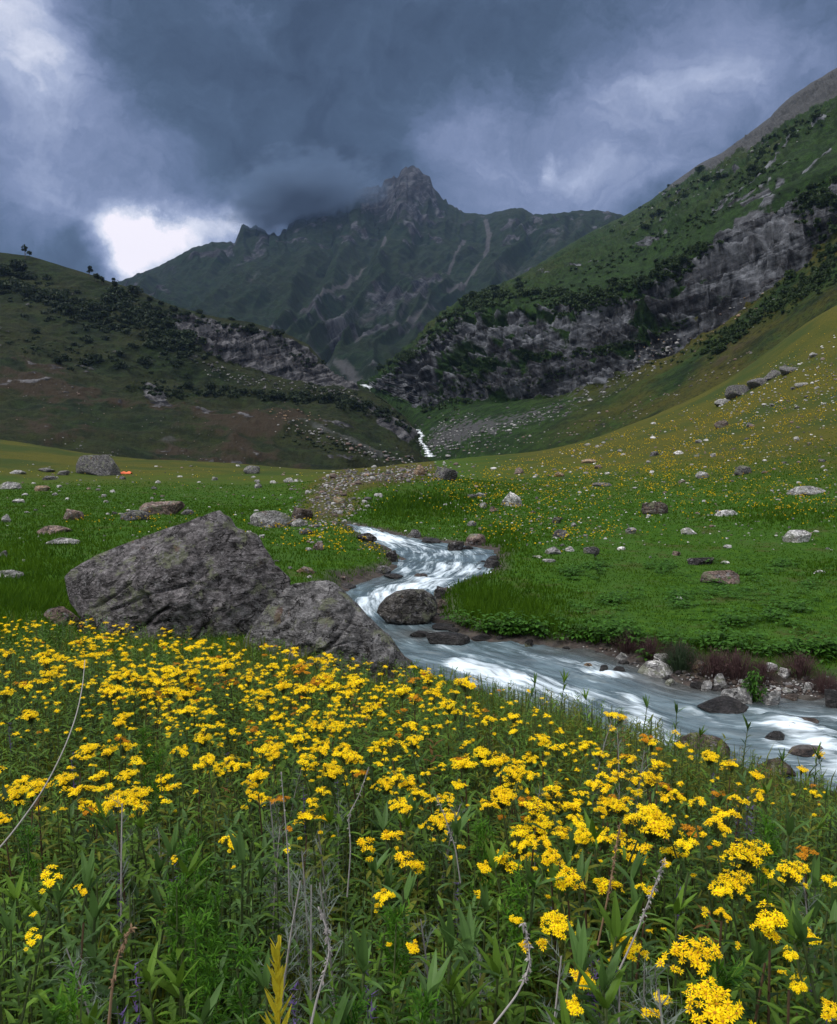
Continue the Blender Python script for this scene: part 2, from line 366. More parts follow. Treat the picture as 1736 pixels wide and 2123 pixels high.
# unseen sky overhead and behind the viewer is brightened to light the scene
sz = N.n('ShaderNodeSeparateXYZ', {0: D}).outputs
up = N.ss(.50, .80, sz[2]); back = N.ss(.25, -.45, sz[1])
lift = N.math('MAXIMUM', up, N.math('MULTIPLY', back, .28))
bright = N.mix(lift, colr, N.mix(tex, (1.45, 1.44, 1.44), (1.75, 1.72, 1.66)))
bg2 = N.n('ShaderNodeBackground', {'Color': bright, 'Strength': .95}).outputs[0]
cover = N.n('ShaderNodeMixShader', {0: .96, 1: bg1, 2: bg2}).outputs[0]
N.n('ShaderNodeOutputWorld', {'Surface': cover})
sun = bpy.data.lights.new('sun', 'SUN'); sun.energy = 1.5; sun.angle = R(14); sun.color = (1, .96, .9)
so = link('sun', sun)
sd_ = Vector((math.cos(SUN_EL) * math.sin(SUN_AZ), math.cos(SUN_EL) * math.cos(SUN_AZ), math.sin(SUN_EL)))
so.rotation_euler = sd_.to_track_quat('Z', 'Y').to_euler()
vs = SC.view_settings; vs.view_transform = 'Standard'; vs.look = 'None'; vs.exposure = .52; vs.gamma = 1; vs.use_curve_mapping = False
SC.cycles.max_bounces = 6; SC.cycles.diffuse_bounces = 3; SC.cycles.transmission_bounces = 3; SC.cycles.volume_bounces = 1; SC.cycles.transparent_max_bounces = 4
SC.cycles.use_denoising = True
# ------------------------------------------------------------------ hills: surfaces lofted between measured lines (photo column, photo row, distance)
def loft(lines, ulo, uhi, nu, nv_seg, ridge_back=True):
    u = np.concatenate([np.linspace(ulo, max(ulo, -60), 40, endpoint=False) if ulo < -60 else [], np.linspace(max(ulo, -60), min(uhi, 1800), nu), np.linspace(1800, uhi, 61)[1:] if uhi > 1800 else []])
    rows = []; tags = []
    for L in lines:
        v, d = lerp_line(u, L, (1, 2)); rows.append(P3(u, v, d))
    if ridge_back:
        top = rows[-1]; k = top[:, :2] / np.linalg.norm(top[:, :2], axis=1)[:, None]
        for f, dz in ((.03, .02), (.12, .16), (.5, .75)):
            b = top.copy(); dist = np.linalg.norm(top[:, :2], axis=1)
            b[:, :2] += k * (dist * f)[:, None]; b[:, 2] = top[:, 2] - dz * (np.abs(top[:, 2]) + dist * .15); rows.append(b)
    P = []; T = []
    for k in range(len(rows) - 1):
        n = nv_seg[k] if k < len(nv_seg) else 8
        for j in range(n):
            f = j / n; P.append(rows[k] * (1 - f) + rows[k + 1] * f); T.append(np.full(len(u), k + f))
    P.append(rows[-1]); T.append(np.full(len(u), len(rows) - 1.))
    P = np.array(P); T = np.array(T)
    # soften the creases between the lines (rows direction), but not the ridge
    nr = len(P); ridge_row = sum(nv_seg[:len(lines) - 1])
    Q = P.copy()
    for _ in range(6):
        Q[1:ridge_row - 2] = .25 * Q[:ridge_row - 3] + .5 * Q[1:ridge_row - 2] + .25 * Q[2:ridge_row - 1]
    return Q, T, u
def grid_normals(P):
    du = np.gradient(P, axis=1); dv = np.gradient(P, axis=0)
    n = np.cross(du, dv); n /= np.linalg.norm(n, axis=-1)[..., None] + 1e-9
    return n
def pline(u, v, pts):
    """distance in photo px to a polyline"""
    best = np.full(u.shape, 1e9)
    for a, b in zip(pts[:-1], pts[1:]):
        a = np.array(a, float); e = np.array(b, float) - a
        t = np.clip(((u - a[0]) * e[0] + (v - a[1]) * e[1]) / (e @ e), 0, 1)
        best = np.minimum(best, np.hypot(u - a[0] - t * e[0], v - a[1] - t * e[1]))
    return best
def between(u, v, top, bot, soft):
    t = np.interp(u, *np.array(top, float).T); b = np.interp(u, *np.array(bot, float).T)
    return sstep(-soft, soft, v - t) * sstep(-soft, soft, b - v)

def hill_mat(name, grass_lo, grass_hi, olive, rock_lo, rock_hi, scree_c, sc, dirt_c=(.07, .045, .03), tilt=.35):
    m, N = newmat(name)
    p = N.pos()
    nA = N.noise(p, .5 * sc, 7, .65); nB = N.noise(p, .09 * sc, 5, .6); nC = N.noise(p, 2.2 * sc, 5, .7)
    vert = N.noise(N.scaled(p, (1, 1, .14)), .55 * sc, 7, .7, .5)           # streaks down the rock
    pr = N.n('ShaderNodeMapping', {'Vector': p, 'Rotation': (0, tilt, 0)}).outputs[0]; bed = N.noise(N.scaled(pr, (.16, .2, 2.2)), .24 * sc, 7, .68, .8)      # bedding
    gcol = N.mix(N.ss(.35, .65, nA), grass_lo, grass_hi)
    gcol = N.mix(N.math('MULTIPLY', N.ss(.34, .58, nB), N.attr('olive')), gcol, olive)
    gcol = N.mix(N.ss(.50, .62, nC), gcol, N.mix(.7, gcol, (.006, .011, .005)))
    gcol = N.mix(N.ss(.52, .62, N.noise(p, .22 * sc, 6, .7)), gcol, N.mix(.6, gcol, (.006, .012, .005)))
    rr_ = N.math('ADD', N.math('MULTIPLY', vert, .5), N.math('MULTIPLY', bed, .5))
    rcol = N.mix(N.ss(.42, .60, rr_), rock_lo, rock_hi)
    rcol = N.mix(N.math('MULTIPLY', N.ss(.44, .60, N.noise(p, .14 * sc, 7, .7)), .8), rcol, N.mix(.75, rcol, (.020, .019, .022)))
    rcol = N.mix(N.math('MULTIPLY', N.ss(.56, .66, N.noise(p, .2 * sc, 5, .7)), .25), rcol, (.055, .042, .038))
    scol = N.mix(nC, N.mix(.55, scree_c, (.02, .02, .02)), scree_c)
    dcol = N.mix(nA, dirt_c, (.03, .028, .018))
    c = gcol
    for at, cc, lo, hi, w in (('dirt', dcol, .38, .62, .5), ('scree', scol, .38, .62, .5), ('rock', rcol, .42, .58, .55)):
        k = N.math('ADD', N.attr(at), N.math('MULTIPLY', N.math('SUBTRACT', nA, .5), w))
        c = N.mix(N.ss(lo, hi, k), c, cc)
    h = N.math('ADD', N.math('MULTIPLY', rr_, N.attr('rock')), N.math('MULTIPLY', nC, .35))
    N.out(N.bsdf(c, .95, N.bump(h, .8, 1.6 / sc), .1))
    return m

LOFT = {}
def build_hill(name, label, lines, ulo, uhi, nu, segs, shape, mat):
    P, T, u = loft(lines, ulo, uhi, nu, segs)
    sh = P.shape[:2]; U, V = proj(P); n = grid_normals(P)
    if n[sh[0] // 3, :, 2].mean() < 0: n = -n
    disp, A = shape(P.reshape(-1, 3), U.ravel(), V.ravel(), T.ravel())
    front = sstep(len(lines) - 1 - .02, len(lines) - 1 - .25, T.ravel())
    P2 = P.reshape(-1, 3) + n.reshape(-1, 3) * (disp * (.12 + .88 * front))[:, None]
    F = grid_faces(*sh)
    me = make_mesh(name, P2, F, [mat], attrs={k: ('FLOAT', np.clip(v, 0, 1)) for k, v in A.items()})
    tag(link(name, me), label, 'mountain' if 'mountain' in name else 'hill', kind='structure')
    uu, vv = proj(P2)
    keep = T.ravel() <= len(lines) - 1
    Pk, Uk, Vk = P2[keep], uu[keep], vv[keep]
    key = np.floor(Uk / 10).astype(np.int64) * 4096 + np.floor(Vk / 10).astype(np.int64); od = np.argsort(key, kind='stable')
    LOFT[label] = (Pk[od], Uk[od], Vk[od], key[od])
def on_loft(label, u, v):
    P, U, V, key = LOFT[label]; iu, iv = int(u // 10), int(v // 10); idx = []
    for q in (1, 3, 9, 40):
        idx = np.concatenate([np.arange(np.searchsorted(key, a * 4096 + iv - q), np.searchsorted(key, a * 4096 + iv + q, 'right')) for a in range(iu - q, iu + q + 1)])
        if len(idx): break
    d = (U[idx] - u) ** 2 + (V[idx] - v) ** 2; k = idx[d < d.min() + 12]
    return P[k[np.argmin(P[k, 1])]]

# --- the far mountain with its cloud-capped peak
RIDGE_F = [(-300, 600, 1700), (0, 640, 1700), (150, 620, 1750), (240, 585, 1750), (285, 571, 1750), (330, 550, 1780), (365, 532, 1800), (400, 514, 1820), (440, 502, 1850), (487, 501, 1900), (492, 490, 1930), (501, 469, 1940), (518, 467, 1940), (540, 471, 1950), (555, 480, 1960), (578, 485, 1980), (595, 473, 2000), (610, 455, 2020), (640, 440, 2050), (680, 428, 2080), (715, 417, 2100), (733, 410, 2120), (738, 394, 2130), (762, 388, 2150), (793, 384, 2180), (797, 370, 2190),
           (808, 364, 2200), (826, 363, 2200), (831, 352, 2210), (842, 345, 2210), (858, 345, 2200), (868, 352, 2200), (882, 361, 2200), (892, 366, 2200), (898, 382, 2190), (920, 409, 2180), (935, 424, 2170), (952, 438, 2150), (990, 443, 2120), (1010, 443, 2100), (1040, 436, 2080), (1060, 433, 2070), (1080, 430, 2060), (1092, 435, 2060), (1106, 444, 2050), (1150, 443, 2000), (1190, 437, 1950), (1230, 435, 1900), (1260, 437, 1850), (1295, 447, 1800), (1400, 480, 1700), (1700, 560, 1600), (2300, 560, 1500)]
_o = []
for (u0, v0, d0), (u1, v1, d1) in zip(RIDGE_F[:-1], RIDGE_F[1:]):
    nn_ = max(1, int((u1 - u0) / 4)) if 240 <= u0 < 1300 else 1
    for k_ in range(nn_):
        f_ = k_ / nn_; uq = u0 + (u1 - u0) * f_; amp_ = 8.0 if 480 < uq < 960 else 2.2
        _o.append((uq, v0 + (v1 - v0) * f_ - amp_ * float(np.clip(ridged(np.array([[uq / 11., v0 * .013, 2.5]]), 3, .6)[0] - .62, -.3, .6) * 2.2), d0 + (d1 - d0) * f_))
RIDGE_F = _o + [RIDGE_F[-1]]
def near_line(v, d): return [(-300, v, d), (2300, v, d)]
LINES_F = [near_line(860, 640), [(-300, 800, 760), (600, 790, 760), (745, 788, 720), (900, 780, 760), (2300, 800, 800)],
           [(-300, 740, 1150), (240, 690, 1150), (600, 640, 1150), (745, 670, 1100), (900, 650, 1200), (1295, 600, 1250), (2300, 650, 1200)],
           [(-300, 670, 1450), (240, 620, 1480), (440, 560, 1550), (620, 530, 1650), (850, 480, 1750), (1000, 510, 1700), (1295, 500, 1550), (2300, 600, 1400)], RIDGE_F]
def shape_f(P, u, v, t):
    q = np.stack([u / 75 + v / 120, v / 330 - u / 900, P[:, 2] * 0], -1); q[:, 0] += .9 * fbm(P * .003, 3)
    gully = ridged(q, 3, .42)
    rk = ridged(P * np.array([.010, .004, .008]) + 3, 5, .5)
    disp = (38 * (gully - .5) * sstep(.5, 1.6, t) + (17 + 4 * sstep(540, 420, v)) * (rk - .55)) * (1 - .75 * sstep(3.4, 4, t)) + 5 * fbm(P * .05, 3)
    n = fbm(P * np.array([.016, .006, .016]) + 7, 6, .7) * 1.5
    rock = .06 + .62 * sstep(.55, 1., rk) + .35 * n + .62 * sstep(540, 400, v + np.abs(u - 830) * .5) + .35 * blob(u, v, 660, 690, 130, 60, -15) + .35 * blob(u, v, 880, 620, 110, 70, -10) + .35 * blob(u, v, 1080, 480, 60, 30) + .25 * blob(u, v, 890, 530, 60, 50) + .2 * blob(u, v, 780, 620, 60, 50) + .25 * blob(u, v, 560, 520, 160, 25, -10) - .4 * blob(u, v, 560, 640, 90, 45, -35) - .3 * blob(u, v, 960, 560, 60, 50, -40) - .3 * blob(u, v, 700, 560, 70, 35, -35)
    scree = np.zeros(len(u))
    for pts, w, a in (([(1008, 458), (1014, 480), (1005, 520), (975, 560), (930, 590)], 7, .8), ([(965, 485), (930, 540), (860, 610)], 5, .7), ([(800, 500), (760, 535), (715, 585), (650, 640)], 5, .75), ([(1200, 470), (1100, 530), (1000, 570)], 26, .45), ([(640, 720), (700, 760), (745, 790)], 16, .5), ([(560, 560), (520, 600)], 6, .5), ([(900, 640), (800, 690), (740, 720)], 9, .6), ([(870, 600), (830, 660)], 8, .55)):
        scree = np.maximum(scree, a * np.exp(-(pline(u, v, pts) / w) ** 2))
    scree += .2 * blob(u, v, 740, 770, 60, 25)
    return disp, {'rock': rock, 'scree': scree + .2 * n, 'dirt': n * .3, 'olive': n * 0 + .3}
mat_far = hill_mat('far_slope', (.003, .010, .006), (.011, .026, .010), (.018, .023, .010), (.003, .005, .008), (.080, .084, .096), (.065, .066, .070), .13, tilt=1.0)
build_hill('mountain', 'distant jagged grey-green peak with its left shoulder in cloud', LINES_F, -300, 2300, 760, [20, 90, 110, 110], shape_f, mat_far)

# --- the mountain side on the right with its cliff band
C_TOP = [(760, 792), (780, 788), (860, 735), (960, 655), (1040, 638), (1150, 628), (1250, 605), (1350, 585), (1450, 520), (1550, 450), (1640, 400), (1736, 350), (2300, 100)]
C_BOT = [(760, 800), (780, 806), (860, 842), (950, 832), (1060, 822), (1240, 806), (1300, 776), (1440, 702), (1560, 630), (1650, 560), (1736, 480), (2300, 280)]
def cd(line, ds): return [(a, b, float(np.interp(a, *np.array(ds, float).T))) for a, b in line]
LINES_R = [[(740, 1010, 400), (800, 1000, 330), (870, 1000, 262), (1000, 985, 215), (1300, 950, 165), (1500, 880, 150), (1736, 780, 140), (2300, 600, 120)],
           [(740, 900, 440), (800, 880, 400), (870, 905, 300), (1000, 890, 262), (1300, 850, 205), (1500, 775, 185), (1736, 620, 172), (2300, 460, 140)],
           cd(C_BOT, [(760, 468), (780, 460), (860, 345), (950, 318), (1060, 295), (1240, 258), (1440, 236), (1560, 226), (1736, 215), (2300, 170)]),
           cd(C_TOP, [(760, 478), (780, 466), (860, 392), (960, 366), (1040, 340), (1250, 297), (1450, 272), (1600, 262), (1736, 255), (2300, 200)]),
           [(740, 796, 485), (770, 789, 490), (800, 763, 500), (850, 720, 540), (900, 662, 600), (960, 618, 650), (1040, 587, 720), (1100, 560, 800), (1160, 519, 880), (1230, 478, 980), (1295, 447, 1080), (1350, 415, 1050), (1400, 375, 1000), (1450, 340, 960), (1500, 315, 900), (1560, 270, 850), (1598, 242, 820), (1605, 232, 820), (1640, 200, 780), (1700, 160, 730), (1736, 140, 700), (2000, -60, 600), (2300, -260, 500)]]
def shape_r(P, u, v, t):
    cl = between(u, v, C_TOP, C_BOT, 14)
    w = fbm(P * .02, 3)
    vert = ridged(P * np.array([.10, .10, .018]) + w[:, None] * .8, 4, .55)
    bed = ridged(P * np.array([.012, .012, .11]) + np.stack([0 * w, 0 * w, w * 1.6], -1), 4, .55)
    rk = ridged(P * .035 + 3, 5, .55)
    n = fbm(P * .03 + 7, 5, .6); n2 = fbm(P * .12 + 1, 4, .6)
    hh_ = P[:, 2] * .94 - P[:, 0] * .30 + 7 * fbm(P * .012 + 2, 3)
    def saw(x): f = x - np.floor(x); return np.where(f < .78, f / .78, (1 - f) / .22)
    ter = 5.0 * (saw(hh_ / 11.) - .5) + 2.4 * (saw(hh_ / 4.1 + .3) - .5)
    disp = cl * ter * (.55 + .9 * np.clip(w + .4, 0, 1)) + cl * (1 - .3 * sstep(1350, 1500, u)) * (8 * (vert - .6) + 9 * (bed - .6) + 5 * (rk - .6)) + (1 - cl) * (8 * (rk - .55) * sstep(2.6, 3.4, t) + (1.6 + 5 * sstep(3.05, 3.3, t)) * n + (1.0 + 1.6 * sstep(3.05, 3.3, t)) * n2)
    fr = (v - np.interp(u, *np.array(C_TOP, float).T)) / np.maximum(8, np.interp(u, *np.array(C_BOT, float).T) - np.interp(u, *np.array(C_TOP, float).T)) + .12 * w
    ledge = np.exp(-((fr - .36) / .06) ** 2) + .8 * np.exp(-((fr - .66) / .05) ** 2) + .7 * np.exp(-((fr - .12) / .05) ** 2)
    rock = 1.12 * cl - .2 + .45 * sstep(.25, .55, n + .6 * n2) * sstep(2.6, 3.1, t) + .55 * (vert * .5 + bed * .5 - .62) + .7 * n + .5 * n2 - .55 * ledge * sstep(-.2, .3, n + .5 * w) - .25 * sstep(.0, .5, w)
    veg = .6 * blob(u, v, 1120, 735, 90, 8, 4) + .7 * blob(u, v, 1330, 705, 100, 10, -22) + .5 * blob(u, v, 930, 770, 50, 35, -40) + .6 * blob(u, v, 1000, 765, 40, 40, 60) + .4 * blob(u, v, 1190, 780, 60, 12) + .5 * blob(u, v, 1160, 655, 60, 12, -5)
    rock -= veg
    for pts, w_, a_ in (([(1330, 505), (1450, 445), (1560, 400), (1720, 320)], 9, .6), ([(1380, 425), (1480, 370), (1560, 335)], 6, .5), ([(1180, 560), (1290, 525), (1400, 480)], 7, .5), ([(1600, 330), (1736, 260)], 8, .55), ([(1500, 440), (1640, 370), (1736, 330)], 16, .5)):
        rock += a_ * np.exp(-(pline(u, v, pts) / w_) ** 2) * (.6 + 1.2 * n + 1.0 * n2)
    for cu, cv, ru, rv, ro, a in ((1560, 430, 80, 60, -35, .5), (1620, 560, 60, 50, -45, .3), (1060, 600, 60, 18, 10, .35), (1240, 470, 30, 8, -10, .6), (1350, 500, 40, 8, -10, .6), (900, 700, 40, 30, -40, .35), (940, 880, 90, 40, -10, .35), (880, 900, 50, 40, 0, .3), (1560, 455, 60, 20, -35, .3)):
        rock += a * blob(u, v, cu, cv, ru, rv, ro)
    ridge_v = np.interp(u, *np.array([(a, b) for a, b, c_ in LINES_R[4]], float).T)
    scree = .9 * sstep(34, 6, (v - ridge_v) - 34 * sstep(1420, 1700, u) + 18 * n) * sstep(1330, 1440, u) + .35 * n + .25 * n2
    n3 = fbm(P * .5, 3)
    scree += .34 * np.exp(-(pline(u, v, [(880, 930), (1000, 880), (1140, 850), (1260, 800), (1400, 720)]) / 18) ** 2) + .26 * blob(u, v, 930, 890, 90, 45, -15) + .2 * blob(u, v, 1100, 880, 180, 30, -14) + .75 * n3 * sstep(2.4, 1.9, t)
    dirt = .35 * n2 + .3 * sstep(0, .4, w) * sstep(2.2, 1.9, t) + .4 * blob(u, v, 1550, 690, 90, 40, -30) + .3 * blob(u, v, 1480, 760, 100, 30, -30) + .5 * np.exp(-(pline(u, v, [(1330, 720), (1480, 670), (1560, 640)]) / 14) ** 2) * .6 + .3 * n
    olive = sstep(-.05, .0, 2.2 - t) * sstep(1050, 1350, u) + (.2 + .6 * w) * sstep(3, 3.5, t)
    return disp, {'rock': rock, 'scree': scree, 'dirt': dirt, 'olive': olive}
mat_r = hill_mat('right_slope', (.008, .022, .005), (.023, .052, .010), (.055, .053, .010), (.012, .013, .015), (.19, .20, .225), (.075, .077, .08), .45)
build_hill('mountain_slope', 'steep right-hand mountainside with a banded grey cliff above green scree', LINES_R, 740, 2300, 760, [14, 90, 150, 130], shape_r, mat_r)

# --- the dark hill on the left
LINES_L = [[(-300, 960, 172), (0, 945, 178), (200, 965, 182), (400, 985, 192), (700, 1000, 205), (880, 990, 235), (910, 990, 240)],
           [(-300, 780, 260), (0, 830, 245), (200, 850, 245), (400, 860, 250), (600, 868, 255), (700, 890, 255), (820, 920, 262), (880, 955, 262), (910, 975, 262)],
           [(-300, 660, 330), (0, 700, 318), (250, 795, 300), (400, 812, 300), (600, 822, 305), (700, 838, 300), (820, 890, 290), (880, 952, 272), (910, 974, 268)],
           [(-300, 650, 335), (0, 690, 322), (250, 775, 312), (400, 795, 330), (600, 806, 345), (700, 815, 330), (790, 838, 312), (840, 872, 300), (880, 950, 280), (910, 973, 272)],
           [(-300, 600, 372), (0, 640, 358), (300, 700, 350), (430, 735, 352), (560, 770, 368), (700, 790, 372), (760, 806, 360), (840, 868, 312), (880, 949, 290), (910, 972, 276)],
           [(-300, 500, 430), (0, 523, 425), (60, 530, 422), (130, 551, 418), (180, 566, 415), (240, 588, 410), (285, 600, 405), (330, 622, 400), (380, 640, 396), (450, 657, 398), (520, 668, 402), (590, 690, 405), (640, 715, 402), (670, 748, 396), (700, 785, 385), (740, 800, 375), (790, 824, 340), (840, 863, 315), (860, 890, 302), (870, 920, 296), (880, 946, 292), (910, 970, 280)]]
CLT = [(300, 615), (380, 645), (450, 668), (520, 680), (590, 700), (640, 722), (690, 775), (800, 830)]
CLB = [(300, 640), (380, 690), (430, 730), (520, 760), (600, 785), (690, 795), (760, 815), (800, 840)]
def shape_l(P, u, v, t):
    cl = between(u, v, CLT, CLB, 10) * sstep(290, 420, u) * sstep(790, 730, u)
    vert = ridged(P * np.array([.11, .11, .02]) + fbm(P * .02, 3)[:, None], 4, .55)
    bed = ridged(P * np.array([.02, .02, .13]), 3, .55)
    rk = ridged(P * .04 + 3, 5, .55); n = fbm(P * .03 + 7, 5, .6); n2 = fbm(P * .14 + 1, 4, .6)
    shelf = np.exp(-(pline(u, v, [(270, 800), (340, 830), (420, 812), (600, 818), (700, 832), (780, 855), (850, 905)]) / 15) ** 2)
    disp = cl * (6 * (vert - .55) + 5 * (bed - .6) + 3 * (rk - .5)) + (1 - cl) * (3.0 * (rk - .55) + 1.6 * n + .8 * n2) + shelf * 5 * (rk - .5)
    rock = 1.2 * cl - .15 + .5 * np.exp(-(pline(u, v, [(640, 790), (720, 825), (790, 860), (850, 905)]) / 13) ** 2) * (.5 + n + n2) + .42 * sstep(.25, .55, n + .8 * n2) + .4 * (vert - .62) + .65 * n + .5 * n2 + .9 * blob(u, v, 318, 818, 36, 20, 25) + .45 * shelf * sstep(640, 780, u) + .8 * blob(u, v, 815, 875, 45, 22, 40) + .5 * blob(u, v, 720, 880, 60, 18, 25) + .5 * blob(u, v, 645, 915, 40, 12, 0) + .4 * blob(u, v, 700, 940, 50, 14, 10) + .2 * blob(u, v, 700, 790, 60, 20)
    dirt = .34 * sstep(2.3, .9, t) * sstep(800, 560, u) + .9 * n + .6 * n2 - .02 + .5 * blob(u, v, 520, 880, 50, 30) + .4 * blob(u, v, 450, 770, 40, 16) + .35 * blob(u, v, 610, 860, 40, 20) + .25 * blob(u, v, 60, 800, 120, 50) + .2 * sstep(4.4, 5, t)
    scree = .4 * n2 + .3 * n + .4 * blob(u, v, 350, 900, 50, 30) + .55 * np.exp(-(pline(u, v, [(620, 870), (700, 905), (790, 945)]) / 9) ** 2) + .4 * blob(u, v, 420, 745, 50, 20)
    return disp, {'rock': rock, 'scree': scree, 'dirt': dirt, 'olive': n * 0 + .4}
mat_l = hill_mat('left_slope', (.006, .011, .005), (.018, .032, .009), (.034, .032, .011), (.011, .012, .015), (.17, .168, .18), (.06, .065, .06), .45, (.034, .021, .013))
build_hill('hill', 'dark brown-green hill on the left with a rocky crest', LINES_L, -300, 910, 560, [30, 60, 40, 60, 110], shape_l, mat_l)

# --- the cascades in the gorge between the two hills
m, N = newmat('white_water')
N.out(N.bsdf(N.ramp(N.noise(N.pos(), 1.2, 4, .6), [(.40, (.16, .18, .20)), (.58, (.74, .79, .84))]), .6))
def cascade(pts, d0, label):
    V, F = [], []
    a = np.array(pts, float); k = 40
    tt_ = np.linspace(0, len(a) - 1, k); uu = np.interp(tt_, range(len(a)), a[:, 0]); vv = np.interp(tt_, range(len(a)), a[:, 1]); ww = np.interp(tt_, range(len(a)), a[:, 2])
    for i in range(k):
        d = float(np.interp(i / (k - 1), [0, 1], d0)) 
        jit = 1 + .5 * math.sin(i * 1.7)
        row = [P3(uu[i] + s * ww[i] * jit * .5 + 1.0 * math.sin(i * .9), vv[i], d - (1 - s * s) * 1.2) for s in (-1, -.5, 0, .5, 1)]
        V += row
    V = np.array(V)
    tag(link('waterfall', make_mesh('waterfall', V, grid_faces(k, 5), [m])), label, 'waterfall', kind='structure')
cascade([(866, 890, 7), (876, 903, 8), (871, 914, 6), (882, 926, 9), (887, 936, 10), (893, 947, 18)], (256, 240), 'lower white cascade tumbling over dark rock at the gorge mouth')
cascade([(752, 797, 12), (764, 802, 14), (758, 808, 12), (766, 816, 8)], (462, 440), 'short upper white cascade high in the gorge')
# ------------------------------------------------------------------ rocks
import bmesh
def ico(sub):
    b = bmesh.new(); bmesh.ops.create_icosphere(b, subdivisions=sub, radius=1.0)
    V = np.array([v.co[:] for v in b.verts]); F = np.array([[v.index for v in f.verts] for f in b.faces]); b.free()
    return V, F
def facet(V, planes, k=.93):
    for n, c in planes:
        n = np.array(n, float); n /= np.linalg.norm(n)
        V = V - n * np.maximum(V @ n - c, 0)[:, None] * k
    return V
def rock_shape(seed, sub=4, npl=13, rough=.05, lo=.5, hi=.85):
    r = np.random.default_rng(seed); V, F = ico(sub)
    pl = [(r.normal(size=3), r.uniform(lo, hi)) for _ in range(npl)]
    V = facet(V, pl)
    n = V / np.linalg.norm(V, axis=1)[:, None]
    V = V + n * (rough * 1.5 * fbm(V * 1.6 + seed, 3) + rough * .8 * (ridged(V * 3.5 + seed, 3) - .5))[:, None]
    a, b = V.min(0), V.max(0)
    return (V - (a + b) / 2) / (b - a), F
def rock_mat(name, wet=False):
    m, N = newmat(name)
    p = N.pos(); oi = N.n('ShaderNodeObjectInfo')
    big = N.noise(p, 1.6, 6, .65, .8); mid = N.noise(p, 6, 6, .7); fine = N.noise(p, 26, 5, .75)
    strat = N.noise(N.scaled(p, (1.4, .8, 3.6)), 2.2, 6, .65, 1.4)
    shade = N.math('ADD', N.math('MULTIPLY', mid, .5), N.math('ADD', N.math('MULTIPLY', fine, .35), N.math('MULTIPLY', strat, .45)))
    v = N.ramp(shade, [(.50, .14), (.60, .5), (.68, 1.1), (.80, 2.8)])
    c = N.mix(1., oi.outputs['Color'], v, 'MULTIPLY')
    ck = N.math('ABSOLUTE', N.math('SUBTRACT', N.noise(N.scaled(p, (1, 1, 1.8)), 1.3, 5, .6, .8), .5)); c = N.mix(N.ss(.018, .0, ck), c, (.012, .011, .011))
    if not wet:
        c = N.mix(N.math('MULTIPLY', N.ss(.54, .59, N.noise(p, 2.4, 8, .75)), .75), c, (.24, .26, .17))
        c = N.mix(N.math('MULTIPLY', N.ss(.55, .60, N.noise(p, 7.5, 6, .78)), .8), c, (.33, .32, .335))
        c = N.mix(N.math('MULTIPLY', N.ss(.62, .70, big), .5), c, (.17, .075, .03))
    h = N.math('ADD', N.math('MULTIPLY', mid, 1.), N.math('ADD', N.math('MULTIPLY', fine, .5), N.math('MULTIPLY', strat, 1.2)))
    N.out(N.bsdf(c, .35 if wet else .92, N.bump(h, 1., .22), .5 if wet else .2))
    return m
M_ROCK, M_WET = rock_mat('weathered_rock'), rock_mat('wet_rock', True)
PROT, PROTW = [], []
for k in range(14):
    V, F = rock_shape(100 + k, 4, 11 + k % 5)
    PROT.append(make_mesh('rock', V, F, [M_ROCK])); PROTW.append(make_mesh('wet_rock', V, F, [M_WET]))
TONE = {'g': (.15, .145, .15), 'w': (.74, .73, .73), 'p': (.26, .19, .165), 'd': (.035, .031, .032), 'b': (.13, .10, .085), 'l': (.42, .415, .415), 'o': (.36, .25, .16), 'k': (.05, .045, .047)}
def surf_hit(u, v):
    p = hit(u, v)[0]
    if np.isnan(p[0]): return None
    q = water_pt(u, v)
    if stream_sd([q[0]], [q[1]])[0] < .05 and q[1] < p[1] + .5: return q
    return p
RK = 0
def place_rock(u, v, w, h, tone, label=None, name='rock', group=None, wet=False, pt=None, sink=.38):
    global RK
    p = surf_hit(u, v) if pt is None else pt
    if p is None: return None
    d = p[1]; W = w * d / FPX; H = max(h * d / FPX, W * .16) * .94
    o = bpy.data.objects.new(name, (PROTW if wet else PROT)[RK % 14]); COL.objects.link(o); RK += 1
    D_ = W * (.62 + .25 * ((RK * 37) % 10) / 10)
    Z = H / (1 - sink)
    o.scale = (W * 1.06, D_, Z); o.rotation_euler = (0, 0, ((RK * 53) % 7 - 3) * .09 + (math.pi if RK % 3 == 0 else 0))
    o.location = (p[0], p[1] + D_ * .30, p[2] + Z * (.5 - sink))
    t = np.array(TONE[tone]) * (.85 + .3 * ((RK * 29) % 11) / 11)
    o.color = (*t, 1)
    tag(o, label, 'rock' if name != 'boulder' else 'boulder', group)
    return o
